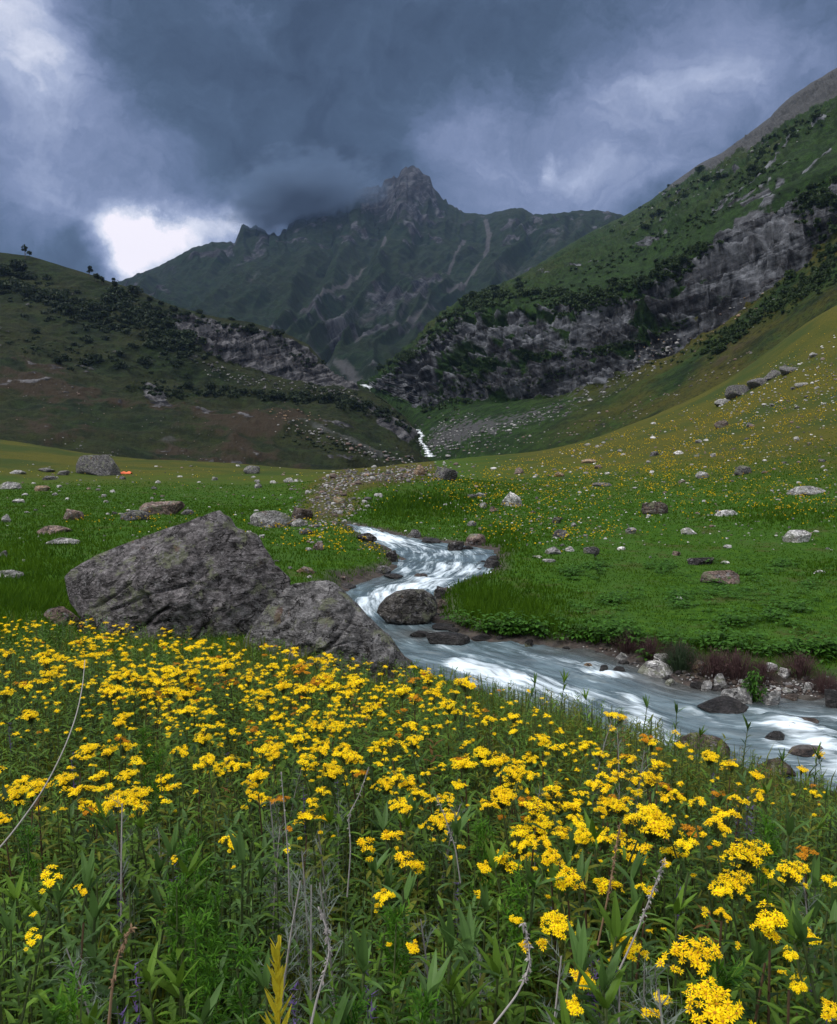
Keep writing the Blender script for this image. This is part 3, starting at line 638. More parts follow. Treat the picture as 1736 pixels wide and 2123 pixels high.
# measured stones: photo column, row of the foot, width, visible height, tone, label
RL = [
 (1061, 1049, 40, 32, 'w', 'round white boulder with an orange top edge standing on the green slope'),
 (1361, 1066, 52, 28, 'b', 'brown rounded boulder half sunk in the right meadow among yellow flowers'),
 (1684, 1024, 78, 17, 'l', 'long flat grey slab lying high on the right-hand slope'),
 (1510, 1070, 46, 13, 'w', 'flat pale wedge of stone below the long grey slab'),
 (1657, 1124, 54, 26, 'w', 'angular white rock with a rusty upper edge on the short grass'),
 (1431, 1107, 34, 13, 'w', 'small white stone between the brown boulder and the pinkish wedge'),
 (1501, 1209, 78, 27, 'p', 'pinkish grey wedge-shaped rock lying on the smooth green lawn'),
 (1458, 1170, 54, 14, 'd', 'black broken rock lying flat in the short grass'),
 (1458, 991, 26, 15, 'l', 'pale rounded stone high in the yellow-flowered slope'),
 (1541, 984, 34, 20, 'g', 'grey pointed stone high in the yellow-flowered slope'),
 (923, 994, 50, 27, 'g', 'dome-shaped grey boulder at the top end of the moraine'),
 (1077, 982, 22, 13, 'p', 'pinkish block in the yellow flowers right of the dome-shaped boulder'),
 (1160, 988, 22, 11, 'o', 'orange-tinted stone in the yellow flowers of the slope'),
 (1223, 960, 30, 9, 'o', 'flat orange-brown stone on the upper yellow slope'),
 (1149, 1149, 32, 16, 'l', 'pale grey rounded stone, largest of the row above the bank'),
 (1228, 1148, 32, 16, 'g', 'speckled grey stone at the right end of the row above the bank'),
 (1181, 1143, 20, 10, 'w', 'small white stone in the middle of the row above the bank'),
 (1165, 1114, 32, 17, 'g', 'dull grey stone with yellow flowers at its foot'),
 (1310, 1106, 22, 13, 'l', 'pale three-cornered stone alone in the grass'),
 (857, 1116, 32, 20, 'g', 'grey block on the far bank at the top of the rapids'),
 (987, 1130, 40, 24, 'p', 'rust-tinted boulder on the far bank beside the rapids'),
 (945, 1142, 34, 20, 'k', 'dark wet rock at the edge of the upper rapids'),
 (1115, 1157, 20, 6, 'w', 'narrow white stone lying flat near the bank'),
 (1141, 1166, 27, 7, 'l', 'pale flat stone lying nearest the bank edge'),
 (1404, 1152, 18, 10, 'p', 'little pinkish stone alone on the open grass'),
 (1290, 1140, 22, 7, 'w', 'thin white stone in the grass above the lawn'),
 (1408, 1246, 26, 9, 'w', 'white stone among green herbs in the middle of the lawn'),
 (1505, 1169, 18, 6, 'w', 'small white chip beside the black broken rock'),
 (1702, 1188, 20, 7, 'w', 'small white chip at the far edge of the lawn'),
 (1510, 1136, 16, 7, 'w', 'white chip lying on the grass below the meadow flowers'),
 (1408, 942, 22, 8, 'w', 'white stone in the middle of the yellow slope'),
 (1358, 945, 18, 10, 'g', 'grey stone in the middle of the yellow slope'),
 (1653, 914, 12, 9, 'w', 'bright white square stone on the upper slope'),
 (1605, 783, 34, 18, 'g', 'squat grey block at the head of the stone row on the upper slope'),
 (1535, 820, 50, 24, 'g', 'broad grey slab in the stone row on the upper slope'),
 (1640, 772, 40, 14, 'g', 'flat grey rock beyond the squat block on the upper slope'),
 (1575, 800, 40, 18, 'g', 'grey rock between the squat block and the broad slab'),
 (1500, 838, 34, 12, 'l', 'pale flat rock at the lower end of the stone row'),
 (1665, 800, 30, 8, 'l', 'pale thin slab near the upper edge of the yellow slope'),
 (1500, 885, 40, 14, 'b', 'brown stone half hidden in the olive slope'),
 (1690, 738, 20, 9, 'l', 'pale stone near the crest of the olive slope'),
 (1250, 1008, 40, 8, 'g', 'low grey stone showing in the yellow flowers'),
 (995, 1030, 24, 10, 'l', 'pale stone lying left of the round white boulder'),
 (1003, 1054, 14, 14, 'l', 'small egg-shaped grey stone left of the round white boulder'),
 (1023, 1062, 16, 13, 'p', 'small pink stone below the round white boulder'),
 (980, 1033, 28, 9, 'g', 'flat grey stone in the grass uphill of the dark tall grass'),
 (1155, 1085, 18, 14, 'k', 'small dark upright stone in the green slope'),
 (1192, 1092, 14, 9, 'l', 'small pale stone near the dark upright stone'),
 # left meadow
 (197, 984, 84, 44, 'g', 'large grey boulder standing alone on the far left meadow', 'boulder'),
 (326, 1066, 96, 28, 'p', 'long pinkish slab lying behind the big boulder'),
 (388, 1068, 26, 13, 'g', 'small grey stone at the right end of the long pinkish slab'),
 (277, 1079, 58, 22, 'g', 'low grey rock in front of the long pinkish slab'),
 (147, 1078, 44, 24, 'p', 'pinkish pointed rock with a pale foot on the left meadow'),
 (106, 1107, 62, 17, 'p', 'flat pink-topped stone on the left meadow'),
 (125, 1130, 64, 14, 'l', 'pale low slab below the flat pink-topped stone'),
 (38, 1042, 30, 8, 'l', 'narrow pale stone on the left edge meadow'),
 (10, 1083, 18, 18, 'l', 'grey stone cut by the left edge of the view'),
 (18, 1200, 48, 20, 'l', 'whitish flat rock at the left edge near the dark grass'),
 (7, 1155, 18, 14, 'g', 'small grey rock above the whitish flat rock'),
 (20, 1014, 46, 16, 'l', 'pale flat boulder on the left edge of the far meadow'),
 (84, 1018, 30, 12, 'o', 'orange-tinted flat stone on the far left meadow'),
 (30, 982, 36, 8, 'l', 'long pale stone left of the large grey boulder'),
 (100, 995, 28, 9, 'g', 'grey stone close to the large grey boulder'),
 (128, 985, 26, 10, 'g', 'darker grey stone touching the large boulder meadow'),
 (92, 978, 34, 9, 'g', 'low grey stone left of the large grey boulder'),
 (559, 1093, 82, 36, 'l', 'big pale grey rock with flat sides at the foot of the moraine'),
 (623, 1076, 46, 25, 'b', 'brown-grey block behind the big pale rock'),
 (618, 1092, 30, 17, 'l', 'pale stone wedged right of the big pale rock'),
 (634, 1108, 28, 14, 'g', 'grey stone in the grass below the moraine'),
 (661, 1141, 24, 18, 'p', 'pale round stone among yellow flowers on the left bank'),
 (632, 1189, 36, 16, 'o', 'orange and white stone near the left bank'),
 (521, 982, 32, 18, 'g', 'grey block standing on the far edge of the left meadow'),
 (598, 1000, 22, 10, 'l', 'pale stone beyond the meadow right of the grey block'),
 (534, 1012, 16, 10, 'l', 'small pale stone below the grey block on the far meadow'),
 (690, 992, 15, 12, 'p', 'reddish stone on the crest of the moraine'),
 (868, 985, 26, 22, 'o', 'orange-pink block on the far end of the moraine'),
 (785, 1030, 18, 8, 'w', 'clean white block lying on the moraine face'),
 (705, 1045, 26, 16, 'o', 'rusty block low on the moraine face'),
 (760, 1123, 40, 20, 'k', 'dark rock beside the white rapids on the left bank'),
 (793, 1190, 34, 18, 'g', 'grey pointed stone on the left bank by the water'),
 (813, 1165, 26, 26, 'k', 'dark upright rock in the edge of the left bank'),
 # in and beside the stream
 (1098, 1340, 22, 16, 'k', 'small wet rock against the far bank of the stream'),
 (917, 1262, 22, 22, 'b', 'brown rock leaning on the grassy bank by the round boulder'),
 (913, 1243, 30, 24, 'k', 'dark rock at the tip of the grassy bank'),
 (1290, 1368, 23, 17, 'w', 'small white stone on the gravel by the purple heather'),
 (1374, 1376, 32, 24, 'w', 'white block on the gravel beside the grey-green bush'),
 (1368, 1405, 72, 34, 'w', 'large white-topped rock at the water edge'),
 (1391, 1422, 22, 15, 'w', 'small white stone in the shallows under the large white-topped rock'),
 (1467, 1432, 22, 22, 'l', 'round grey-white stone in the shallows'),
 (1498, 1428, 32, 34, 'l', 'leaning grey stone beside the round stone in the shallows'),
 (1533, 1460, 66, 34, 'l', 'big pale grey stone in the shallows beside the bright green plant'),
 (1604, 1462, 36, 30, 'l', 'grey stone right of the bright green plant'),
 (1453, 1392, 28, 24, 'o', 'orange and white stone at the foot of the purple heather'),
 (1598, 1392, 30, 18, 'w', 'white stone behind the heather, left of a white pair'),
 (1630, 1405, 28, 22, 'w', 'bright white stone in front of the right-hand heather tuft'),
 (1680, 1430, 30, 15, 'w', 'white flat stone on the right-hand gravel'),
 (1635, 1438, 22, 12, 'w', 'white pebble-like stone on the gravel under the white stones'),
 (1462, 1566, 110, 40, 'b', 'smooth brown boulder at the near edge of the stream'),
 (1618, 1612, 76, 36, 'b', 'smooth brown boulder further right at the near edge of the stream'),
]
for q in RL:
    u, v, w, h, t, lab = q[:6]
    place_rock(u, v, w, h, t, lab, q[6] if len(q) > 6 else 'rock')
WETS = [
 (930, 1338, 88, 28, 'd', 'long black wet rock in the middle of the stream'),
 (1505, 1477, 108, 24, 'd', 'flat black slab washed by the stream'),
 (1286, 1396, 26, 15, 'd', 'dark boulder in the stream with white water on both sides'),
 (1253, 1397, 18, 20, 'k', 'small dark upright stone in the riffle'),
 (1218, 1386, 24, 12, 'o', 'golden brown stone in the riffle'),
 (872, 1200, 28, 11, 'b', 'brown rock breaking the upper rapids'),
 (820, 1218, 26, 6, 'k', 'dark low rock in the upper stream, left part'),
 (815, 1200, 40, 12, 'k', 'dark flat rock on the left side of the upper stream'),
 (720, 1222, 36, 12, 'k', 'dark rock at the left edge behind the second boulder'),
 (1020, 1178, 34, 20, 'k', 'dark rock under the grassy bank at the bend'),
 (1024, 1165, 30, 14, 'k', 'brownish rock at the upper end of the bend'),
 (970, 1140, 24, 10, 'k', 'low dark rock downstream of the rust-tinted boulder'),
 (895, 1127, 40, 12, 'k', 'row of low wet rocks read as one dark slab at the far bank'),
 (870, 1320, 40, 14, 'd', 'low dark rock just below the round stream boulder'),
 (920, 1305, 46, 10, 'd', 'thin dark rock between the round boulder and the bank'),
 (1000, 1327, 46, 10, 'd', 'low wet rock at the end of the grassy bank'),
 (1640, 1517, 50, 18, 'k', 'dark red-brown rock under the rushing water at right'),
 (1680, 1507, 52, 14, 'b', 'orange-brown rock in the rushing water at right'),
 (1610, 1535, 40, 20, 'k', 'dark rock at the lip of the white water at right'),
 (1690, 1570, 90, 16, 'b', 'sunken golden brown boulder near the right edge'),
 (1730, 1470, 36, 44, 'k', 'dark rock on the far bank at the right edge'),
]
for u, v, w, h, t, lab in WETS:
    if 'row of' in lab: lab = 'long low dark slab at the far bank of the upper rapids'
    place_rock(u, v, w, h, t, lab, 'rock', wet=True, sink=.35)
# --- boulders shaped after their outlines
def outline_boulder(pts, y, thick, label, tone, planes, seed, tilt=0., nth=260, nph=150, rough=.06, mat=M_ROCK, name='boulder'):
    o2 = P3(*np.array(pts, float).T, y)[:, [0, 2]]
    c = np.array([o2[:, 0].min() * .5 + o2[:, 0].max() * .5, o2[:, 1].min() * .5 + o2[:, 1].max() * .5])
    # closest boundary along each direction
    th_ = np.linspace(0, 2 * math.pi, nth, endpoint=False); rad = np.zeros(nth)
    for k, t in enumerate(th_):
        d = np.array([math.cos(t), math.sin(t)])
        for a, b in zip(o2, np.roll(o2, -1, 0)):
            e = b - a; den = d[0] * e[1] - d[1] * e[0]
            if abs(den) < 1e-9: continue
            w = a - c; s = (w[0] * e[1] - w[1] * e[0]) / den; q = (w[0] * d[1] - w[1] * d[0]) / den
            if 0 <= q <= 1 and s > rad[k]: rad[k] = s
    ph = np.linspace(0.001, math.pi - .001, nph)
    S = np.sin(ph)[:, None] ** .8
    X_ = S * rad * np.cos(th_); Z_ = S * rad * np.sin(th_); Y_ = np.repeat((-thick * np.sign(np.cos(ph)) * np.abs(np.cos(ph)) ** .9)[:, None], nth, 1)
    V = np.stack([X_, Y_, Z_], -1).reshape(-1, 3)
    keep_ = (np.abs(np.cos(np.repeat(ph, nth))) ** .4)[:, None]
    V = V + (facet(V, [(n_, c_ * .86) for n_, c_ in planes], .98) - V) * keep_
    V[:, 1] += tilt * V[:, 2]
    n = V / (np.linalg.norm(V, axis=1)[:, None] + 1e-6)
    fr = np.abs(np.cos(np.repeat(ph, nth)))
    sv = V @ np.array([[.75, 0, -.66], [0, 1, 0], [.66, 0, .75]])
    dsp = rough * (1.2 * fbm(V * .9 + seed, 3) + .9 * (ridged(sv * np.array([.9, 1.2, 2.6]) + seed, 4) - .6) + .45 * fbm(V * 7 + seed, 3))
    crk = 0
    for dv_, sp_, w_ in (((.55, .25, -.8), .62, 1.), ((.85, -.1, .5), .85, .8), ((-.3, .5, .8), .47, .5)):
        ph_ = (V @ np.array(dv_)) / sp_ + .22 * fbm(V * 1.1 + seed, 3) + seed * .37
        crk = crk + w_ * np.exp(-((ph_ - np.round(ph_)) / .045) ** 2) * sstep(-.15, .25, fbm(V * 1.3 + sp_ * 9, 2)) + w_ * .35 * (ph_ - np.floor(ph_))
    dsp = dsp - .12 * crk * (rough > .05)
    V = V + n * (dsp * (.25 + .75 * fr))[:, None]
    a = np.arange(nph * nth).reshape(nph, nth); b = np.roll(a, -1, 1)
    F = np.stack([a[:-1], a[1:], b[1:], b[:-1]], -1).reshape(-1, 4)
    o = link(name, make_mesh(name, V, F, [mat])); o.location = (c[0], y, c[1])
    t = np.array(TONE[tone]) if isinstance(tone, str) else np.array(tone); o.color = (*t, 1)
    tag(o, label, 'boulder'); return o
BIG = [(118, 1190), (131, 1176), (150, 1165), (186, 1145), (240, 1122), (282, 1106), (330, 1090), (372, 1078), (398, 1067), (412, 1064), (428, 1058), (442, 1054), (452, 1062), (466, 1079), (474, 1095), (500, 1101), (522, 1110), (545, 1130), (562, 1149), (590, 1178), (612, 1200), (606, 1290), (590, 1390), (480, 1420), (330, 1410), (215, 1340), (185, 1290), (160, 1270), (138, 1250), (128, 1220)]
outline_boulder(BIG, 12.4, 1.15, 'huge dark grey lichen-spotted boulder with a pointed top behind the yellow flowers', (.185, .172, .18),
                [((-.36, -.30, .88), .74), ((-.15, -.95, -.12), .72), ((.55, -.75, .35), .72), ((.2, -.9, -.35), .8), ((-.7, -.6, .1), 1.15), ((.0, -.7, .7), .72), ((.75, -.6, -.05), .98), ((-.6, -.75, .2), .98), ((.15, -.88, .45), .70), ((.35, -.92, -.2), .74), ((-.4, -.9, .1), .86), ((.85, -.5, .2), 1.12)], 3, tilt=.22)
SECOND = [(498, 1330), (520, 1290), (545, 1254), (563, 1236), (585, 1212), (602, 1206), (640, 1204), (664, 1203), (690, 1215), (714, 1232), (745, 1262), (772, 1292), (802, 1320), (830, 1350), (858, 1385), (872, 1420), (840, 1480), (700, 1480), (560, 1440), (505, 1390)]
outline_boulder(SECOND, 11.0, .95, 'smaller grey boulder with a sloping right side leaning on the huge boulder', (.19, .185, .19),
                [((-.35, -.4, .85), .66), ((.25, -.95, -.1), .58), ((.62, -.55, .55), .62), ((0, -.75, .66), .6), ((-.3, -.95, -.1), .62), ((.7, -.7, .1), .8), ((-.6, -.7, .35), .72), ((.2, -.75, .62), .60)], 9, tilt=.25)
ROUND = [(781, 1268), (786, 1255), (800, 1240), (822, 1228), (850, 1223), (880, 1224), (898, 1234), (908, 1252), (907, 1272), (890, 1290), (840, 1296), (800, 1288)]
outline_boulder(ROUND, 16.6, .52, 'rounded dark boulder standing in the stream beside the grassy bank', (.10, .095, .09),
                [((-.4, -.7, .5), .45), ((.2, -.9, .2), .42), ((.7, -.5, .5), .52)], 15, rough=.035, nth=140, nph=80)
place_rock(122, 1300, 70, 44, 'p', 'reddish grey rock lying against the left foot of the huge boulder', pt=P3(118, 1298, 11.8))
place_rock(166, 1330, 40, 60, 'k', 'narrow dark rock wedged under the left side of the huge boulder', pt=P3(178, 1330, 11.6))
r = np.random.default_rng(71)
for k in range(34):
    t = r.uniform(2, 16.5); i = int(t); f = t - i; right = r.uniform() < .62; A, B = (WR, WL) if right else (WL, WR)
    q = A[i] * (1 - f) + A[i + 1] * f; q = q + (B[i] - A[i]) * r.uniform(-.02, .14) * min(1, 2.2 / max(1, np.linalg.norm(B[i] - A[i]))); q[2] = WZ(q[1])
    w = r.uniform(10, 26) * 14 / q[1]; place_rock(0, 0, w, w * r.uniform(.3, .6), 'kkdbk'[k % 5], 'dark wet stone washed by the water along the ' + ('far' if right else 'near') + ' edge of the stream', 'stone', 'wet stones along the ' + ('far' if right else 'near') + ' edge', True, pt=q)
# --- small stones one could count, zone by zone
def in_zone(n, fn, u0, u1, v0, v1, seed):
    r = np.random.default_rng(seed); U, Vv = [], []
    while len(U) < n:
        u, v = r.uniform(u0, u1), r.uniform(v0, v1)
        if r.uniform() < fn(u, v): U.append(u); Vv.append(v)
    return np.array(U), np.array(Vv), r
def zone(n, fn, box, seed, label, group, tones, smin=5, smax=13):
    U, Vv, r = in_zone(n, fn, *box, seed)
    Pz = hit(U, Vv)
    for k in range(n):
        if np.isnan(Pz[k][0]) or Pz[k][1] < 10: continue
        if stream_sd([Pz[k][0]], [Pz[k][1]])[0] < .2: continue
        w = r.uniform(smin, smax) * r.uniform(.7, 1.2)
        place_rock(U[k], Vv[k], w, w * r.uniform(.3, .6), tones[int(r.integers(len(tones)))], label, 'stone', group, pt=Pz[k])
zone(52, lambda u, v: float(v > np.interp(u, [950, 1150, 1300, 1450, 1550, 1736], [955, 935, 890, 835, 785, 680])), (960, 1736, 690, 1060), 1, 'small pale stone lying in the yellow-flowered upper right slope', 'stones on the upper right slope', 'wlglpw', 5, 15)
zone(24, lambda u, v: float(blob(u, v, 1130, 1100, 160, 50)), (960, 1330, 1040, 1170), 2, 'small stone in the green slope just above the far bank', 'stones above the far bank', 'wglpl', 6, 16)
zone(10, lambda u, v: 1., (1300, 1736, 1090, 1260), 3, 'tiny white stone on the open lawn right of the stream', 'stones on the lawn', 'wwl', 4, 9)
zone(50, lambda u, v: 1., (0, 640, 960, 1070), 4, 'small pale stone scattered over the far left meadow', 'stones on the far left meadow', 'wlgwp', 4, 12)
zone(14, lambda u, v: float(u < 120 or u > 480), (0, 640, 1070, 1180), 5, 'small stone in the grass beside the huge boulder', 'stones in the near left meadow', 'glw', 6, 14)
zone(16, lambda u, v: 1., (640, 830, 1110, 1200), 6, 'small stone on the grassy left bank of the stream', 'stones on the left bank', 'wlpg', 5, 12)
# --- rubble of the moraine, gravel by the water and specks of stone far off: nobody could count it
def stone_mass(name, label, U, Vv, seed, wpx, tones, r, flat=.6):
    Pz = hit(U, Vv); LV, LF = [], []; cols = []
    protos = [rock_shape(300 + k, 2, 8, .03) for k in range(8)]; base = 0
    for k in range(len(U)):
        p = Pz[k]
        if np.isnan(p[0]): continue
        V, F = protos[k % 8]; w = r.uniform(*wpx) * p[1] / FPX * (2.2 if r.uniform() < .06 else 1)
        a = r.uniform(0, 6.28); c, s = math.cos(a), math.sin(a)
        Q = V * np.array([w, w * .8, w * flat]); Q = np.stack([Q[:, 0] * c - Q[:, 1] * s, Q[:, 0] * s + Q[:, 1] * c, Q[:, 2]], -1)
        LV.append(Q + p + np.array([0, 0, w * .12])); LF.append(F + base); base += len(V)
        t = np.array(TONE[tones[int(r.integers(len(tones)))]]) * r.uniform(.5, .9); cols.append(np.repeat(np.append(t, 1)[None], len(V), 0))
    o = link(name, make_mesh(name, np.concatenate(LV), np.concatenate(LF), [M_SPECK], attrs={'tint': ('FLOAT_COLOR', np.concatenate(cols))}))
    tag(o, label, name.replace('_', ' '), kind='stuff')
M_SPECK, N = newmat('loose_stone')
N.out(N.bsdf(N.mix(1., N.attr('tint', 'Color'), N.ramp(N.noise(N.pos(), 9, 5, .7), [(.3, .5), (.7, 1.4)]), 'MULTIPLY'), .95))
U, Vv, r = in_zone(1500, lambda u, v: float(min(1, blob(u, v, 690, 1012, 55, 22, -28) + blob(u, v, 800, 985, 95, 12, -8) + .8 * blob(u, v, 700, 1056, 55, 16, -12) + .5 * blob(u, v, 640, 1085, 60, 10) + .5 * blob(u, v, 860, 985, 70, 14))), 560, 960, 955, 1100, 21)
stone_mass('rubble', 'heap of pale broken stones on the moraine above the stream', U, Vv, 1, (2.2, 7), 'lgglbpb', r)
U, Vv, r = in_zone(700, lambda u, v: float(min(1, blob(u, v, 1270, 1372, 70, 14, 12) + blob(u, v, 1640, 1430, 120, 18, 3) + .5 * blob(u, v, 1440, 1405, 80, 12, 5))), 1180, 1760, 1340, 1470, 22)
stone_mass('gravel', 'wet gravel and pebbles along the far edge of the stream', U, Vv, 2, (3, 9), 'kgbbll', r)
def hill_stones(label, zones, text, seed):
    rs = np.random.default_rng(seed); LV, LF, LC, b = [], [], [], 0; protos = [rock_shape(400 + k, 1, 7, .03) for k in range(6)]
    for pts, n, soft, sz, tones in zones:
        for u, v in band(pts, n, soft, rs):
            q = on_loft(label, u, v); w = rs.uniform(*sz) * q[1] / FPX * (1.8 if rs.uniform() < .08 else 1); V, F = protos[int(rs.integers(6))]; a = rs.uniform(0, 6.28); c, s = math.cos(a), math.sin(a)
            Q = V * np.array([w, w * .8, w * .65]); Q = np.stack([Q[:, 0] * c - Q[:, 1] * s, Q[:, 0] * s + Q[:, 1] * c, Q[:, 2]], -1)
            LV.append(Q + q + np.array([0, -w * .1, w * .1])); LF.append(F + b); b += len(V); LC.append(np.repeat(np.append(np.array(TONE[tones[int(rs.integers(len(tones)))]]) * rs.uniform(.5, .9), 1)[None], len(V), 0))
    tag(link('rubble', make_mesh('rubble', np.concatenate(LV), np.concatenate(LF), [M_SPECK], attrs={'tint': ('FLOAT_COLOR', np.concatenate(LC))})), text, 'rubble', kind='stuff')
def band(pts, n, soft, r):
    a = np.array(pts, float); out = []
    seg = np.linalg.norm(np.diff(a, axis=0), axis=1); cum = np.concatenate([[0], np.cumsum(seg)])
    for _ in range(n):
        s = r.uniform(0, cum[-1]); out.append((np.interp(s, cum, a[:, 0]) + r.normal() * soft, np.interp(s, cum, a[:, 1]) + r.normal() * soft * .6))
    return out
RLAB = 'steep right-hand mountainside with a banded grey cliff above green scree'; LLAB = 'dark brown-green hill on the left with a rocky crest'
hill_stones(RLAB, [([(890, 935), (960, 915), (1060, 880), (1150, 850), (1260, 800), (1400, 715)], 420, 16, (2, 6), 'lggl'), ([(880, 920), (930, 890), (960, 860)], 220, 26, (2, 6), 'ggl'), ([(960, 935), (1150, 905), (1290, 860), (1420, 800), (1560, 730)], 170, 16, (2, 6), 'lgp'), ([(1330, 745), (1500, 680), (1600, 610)], 60, 20, (2, 6), 'lpo'), ([(1380, 420), (1500, 350), (1650, 280)], 40, 22, (2, 5), 'gl')], 'grey talus stones below the cliff and on the right mountainside', 5)
hill_stones(LLAB, [([(420, 755), (520, 790), (640, 805), (730, 815)], 160, 12, (2, 6), 'lgg'), ([(600, 880), (680, 905), (780, 940), (860, 955)], 170, 12, (2, 7), 'lgp'), ([(20, 800), (150, 830), (350, 880), (520, 910)], 60, 34, (2, 4), 'ggp'), ([(60, 900), (300, 950), (560, 955)], 40, 12, (2, 5), 'ggl'), ([(560, 850), (640, 870)], 40, 20, (2, 5), 'po')], 'pale stones and ledge debris on the left hill', 6)
U, Vv, r = in_zone(1500, lambda u, v: float((v > np.interp(u, [0, 950, 1150, 1300, 1450, 1550, 1736], [962, 965, 940, 895, 840, 790, 690])) * (.5 if u < 900 else 1) * (.35 + blob(u, v, 1640, 800, 200, 90) + .6 * blob(u, v, 1150, 1060, 150, 90))), 0, 1736, 690, 1130, 23)
stone_mass('pebbles', 'countless small stones strewn through the meadow grass', U, Vv, 3, (2.5, 6), 'wllgp', r, .5)
# --- a small orange tarpaulin beside the boulder on the far meadow
p = hit(256, 983)[0]
V = []; L_t, n_t = 30 * p[1] / FPX, 14
for i in range(n_t):
    t = i / (n_t - 1) - .5
    for s in (-1, -.55, 0, .55, 1):
        V.append((t * L_t, s * .45 + .04 * math.sin(i * 2.1), (.26 * (1 - abs(s)) + .02) * (.8 + .2 * math.sin(i * 1.3)) + (.05 if s == 0 else 0)))
V = np.array(V); F = grid_faces(n_t, 5)
m, N = newmat('orange_cloth'); N.out(N.bsdf((.75, .16, .06), .7))
o = link('tarpaulin', make_mesh('tarpaulin', V, F, [m])); o.location = p + np.array([0, .3, 0])
sol = o.modifiers.new('thick', 'SOLIDIFY'); sol.thickness = .02
tag(o, 'small orange tarpaulin lying beside the large grey boulder on the far meadow', 'tarpaulin')
# ------------------------------------------------------------------ leaf-built vegetation
class MB:
    def __init__(s): s.V = []; s.F = []; s.M = []; s.C = []
    def add(s, V, F, m=0, c=1.0):
        b = len(s.V); s.V += [tuple(v) for v in V]; s.C += [c] * len(V)
        for f in F:
            if len(f) == 3: s.F.append((f[0] + b, f[1] + b, f[2] + b)); s.M.append(m)
            else: s.F += [(f[0] + b, f[1] + b, f[2] + b), (f[0] + b, f[2] + b, f[3] + b)]; s.M += [m, m]
    def arr(s): return np.array(s.V, float), np.array(s.F), np.array(s.M), np.array(s.C)
    def mesh(s, name, mats, smooth=False):
        V, F, M, C = s.arr(); return make_mesh(name, V, F, mats, M, smooth, {'tint': ('FLOAT', C)})
def nrm(v): v = np.array(v, float); return v / (np.linalg.norm(v) + 1e-9)
def leaf(mb, o, d, L, W, droop=.3, n=4, m=0, c=1., up=(0, 0, 1), fold=.25):
    o = np.array(o, float); d = nrm(d); s = np.cross(d, up); s = nrm(s if np.linalg.norm(s) > .05 else (1, 0, 0)); V = []; p = o.copy(); cur = d.copy()
    for i in range(n + 1):
        t = i / n; w = W * .5 * (math.sin(math.pi * min(1, .06 + .94 * t) ** .75) if i < n else 0.02)
        nn = nrm(np.cross(s, cur)); V += [p - s * w + nn * w * fold, p, p + s * w + nn * w * fold]
        cur = nrm(cur + np.array([0, 0, -droop / n])); p = p + cur * L / n
    F = []
    for i in range(n):
        a = i * 3; F += [(a, a + 1, a + 4, a + 3), (a + 1, a + 2, a + 5, a + 4)]
    mb.add(V, F, m, c)
def tube(mb, pts, r0, r1, ns=5, m=0, c=1.):
    pts = [np.array(p, float) for p in pts]; V = []; n = len(pts)
    for i, p in enumerate(pts):
        d = nrm(pts[min(i + 1, n - 1)] - pts[max(i - 1, 0)]); a = nrm(np.cross(d, (0.3, 1, .2))); b = np.cross(d, a); r = r0 + (r1 - r0) * i / (n - 1)
        V += [p + (a * math.cos(2 * math.pi * k / ns) + b * math.sin(2 * math.pi * k / ns)) * r for k in range(ns)]
    F = [(i * ns + k, i * ns + (k + 1) % ns, (i + 1) * ns + (k + 1) % ns, (i + 1) * ns + k) for i in range(n - 1) for k in range(ns)]
    mb.add(V, F, m, c)
def leaf_mat(name, lo, hi, trans=.35, spec=.2, rough=.6, scale=6.):
    m, N = newmat(name)
    oi = N.n('ShaderNodeObjectInfo').outputs['Random']
    t = N.math('ADD', N.math('MULTIPLY', N.attr('tint'), .7), N.math('MULTIPLY', N.noise(N.pos(), scale, 4, .6), .5))
    t = N.math('ADD', t, N.math('MULTIPLY', N.math('SUBTRACT', oi, .5), .3))
    col = N.ramp(t, [(.2, lo), (1., hi)])
    a = N.bsdf(col, rough, None, spec)
    b = N.n('ShaderNodeBsdfTranslucent', {'Color': N.mix(.35, col, tuple(x * 1.3 for x in hi))}).outputs[0]
    N.out(N.n('ShaderNodeMixShader', {0: trans, 1: a, 2: b}).outputs[0]); return m
def col_mat(name, lo, hi, rough=.8, scale=8., tr=0.):
    m, N = newmat(name)
    col = N.ramp(N.math('ADD', N.math('MULTIPLY', N.attr('tint'), .6), N.math('MULTIPLY', N.noise(N.pos(), scale, 4, .6), .5)), [(.2, lo), (1., hi)])
    a = N.bsdf(col, rough, None, .2)
    if tr: a = N.n('ShaderNodeMixShader', {0: tr, 1: a, 2: N.n('ShaderNodeBsdfTranslucent', {'Color': col}).outputs[0]}).outputs[0]
    N.out(a); return m
M_SHRUB = leaf_mat('shrub_leaf', (.007, .016, .006), (.042, .075, .020), .2, scale=.6)
M_SHRUBD = leaf_mat('shrub_leaf_dark', (.007, .013, .007), (.030, .050, .020), .2, scale=.6)
M_BARK = col_mat('bark', (.03, .024, .018), (.08, .065, .05))
def clump(r, n, size, shape=(1, 1, .8), lumps=9, base=0.):
    """leaf sprays filling a lumpy crown of radius 1"""
    mb = MB(); cs = []
    for k in range(lumps):
        d = nrm(r.normal(size=3)); cs.append((d * np.array([.6, .6, .5]) * r.uniform(.5, 1.1), r.uniform(.3, .55)))
    for k in range(n):
        c, q = cs[int(r.integers(lumps))]; d = nrm(r.normal(size=3)); p = (c + d * q * r.uniform(.55, 1.05) ** .6) * np.array(shape)
        a = nrm(r.normal(size=3)); b = nrm(np.cross(a, r.normal(size=3))); s = size * r.uniform(.6, 1.3)
        mb.add([p - a * s, p + b * s * .6, p + a * s, p - b * s * .6], [(0, 1, 2, 3)], 0, float(r.uniform(0, 1)))
    return mb
SHR = {}
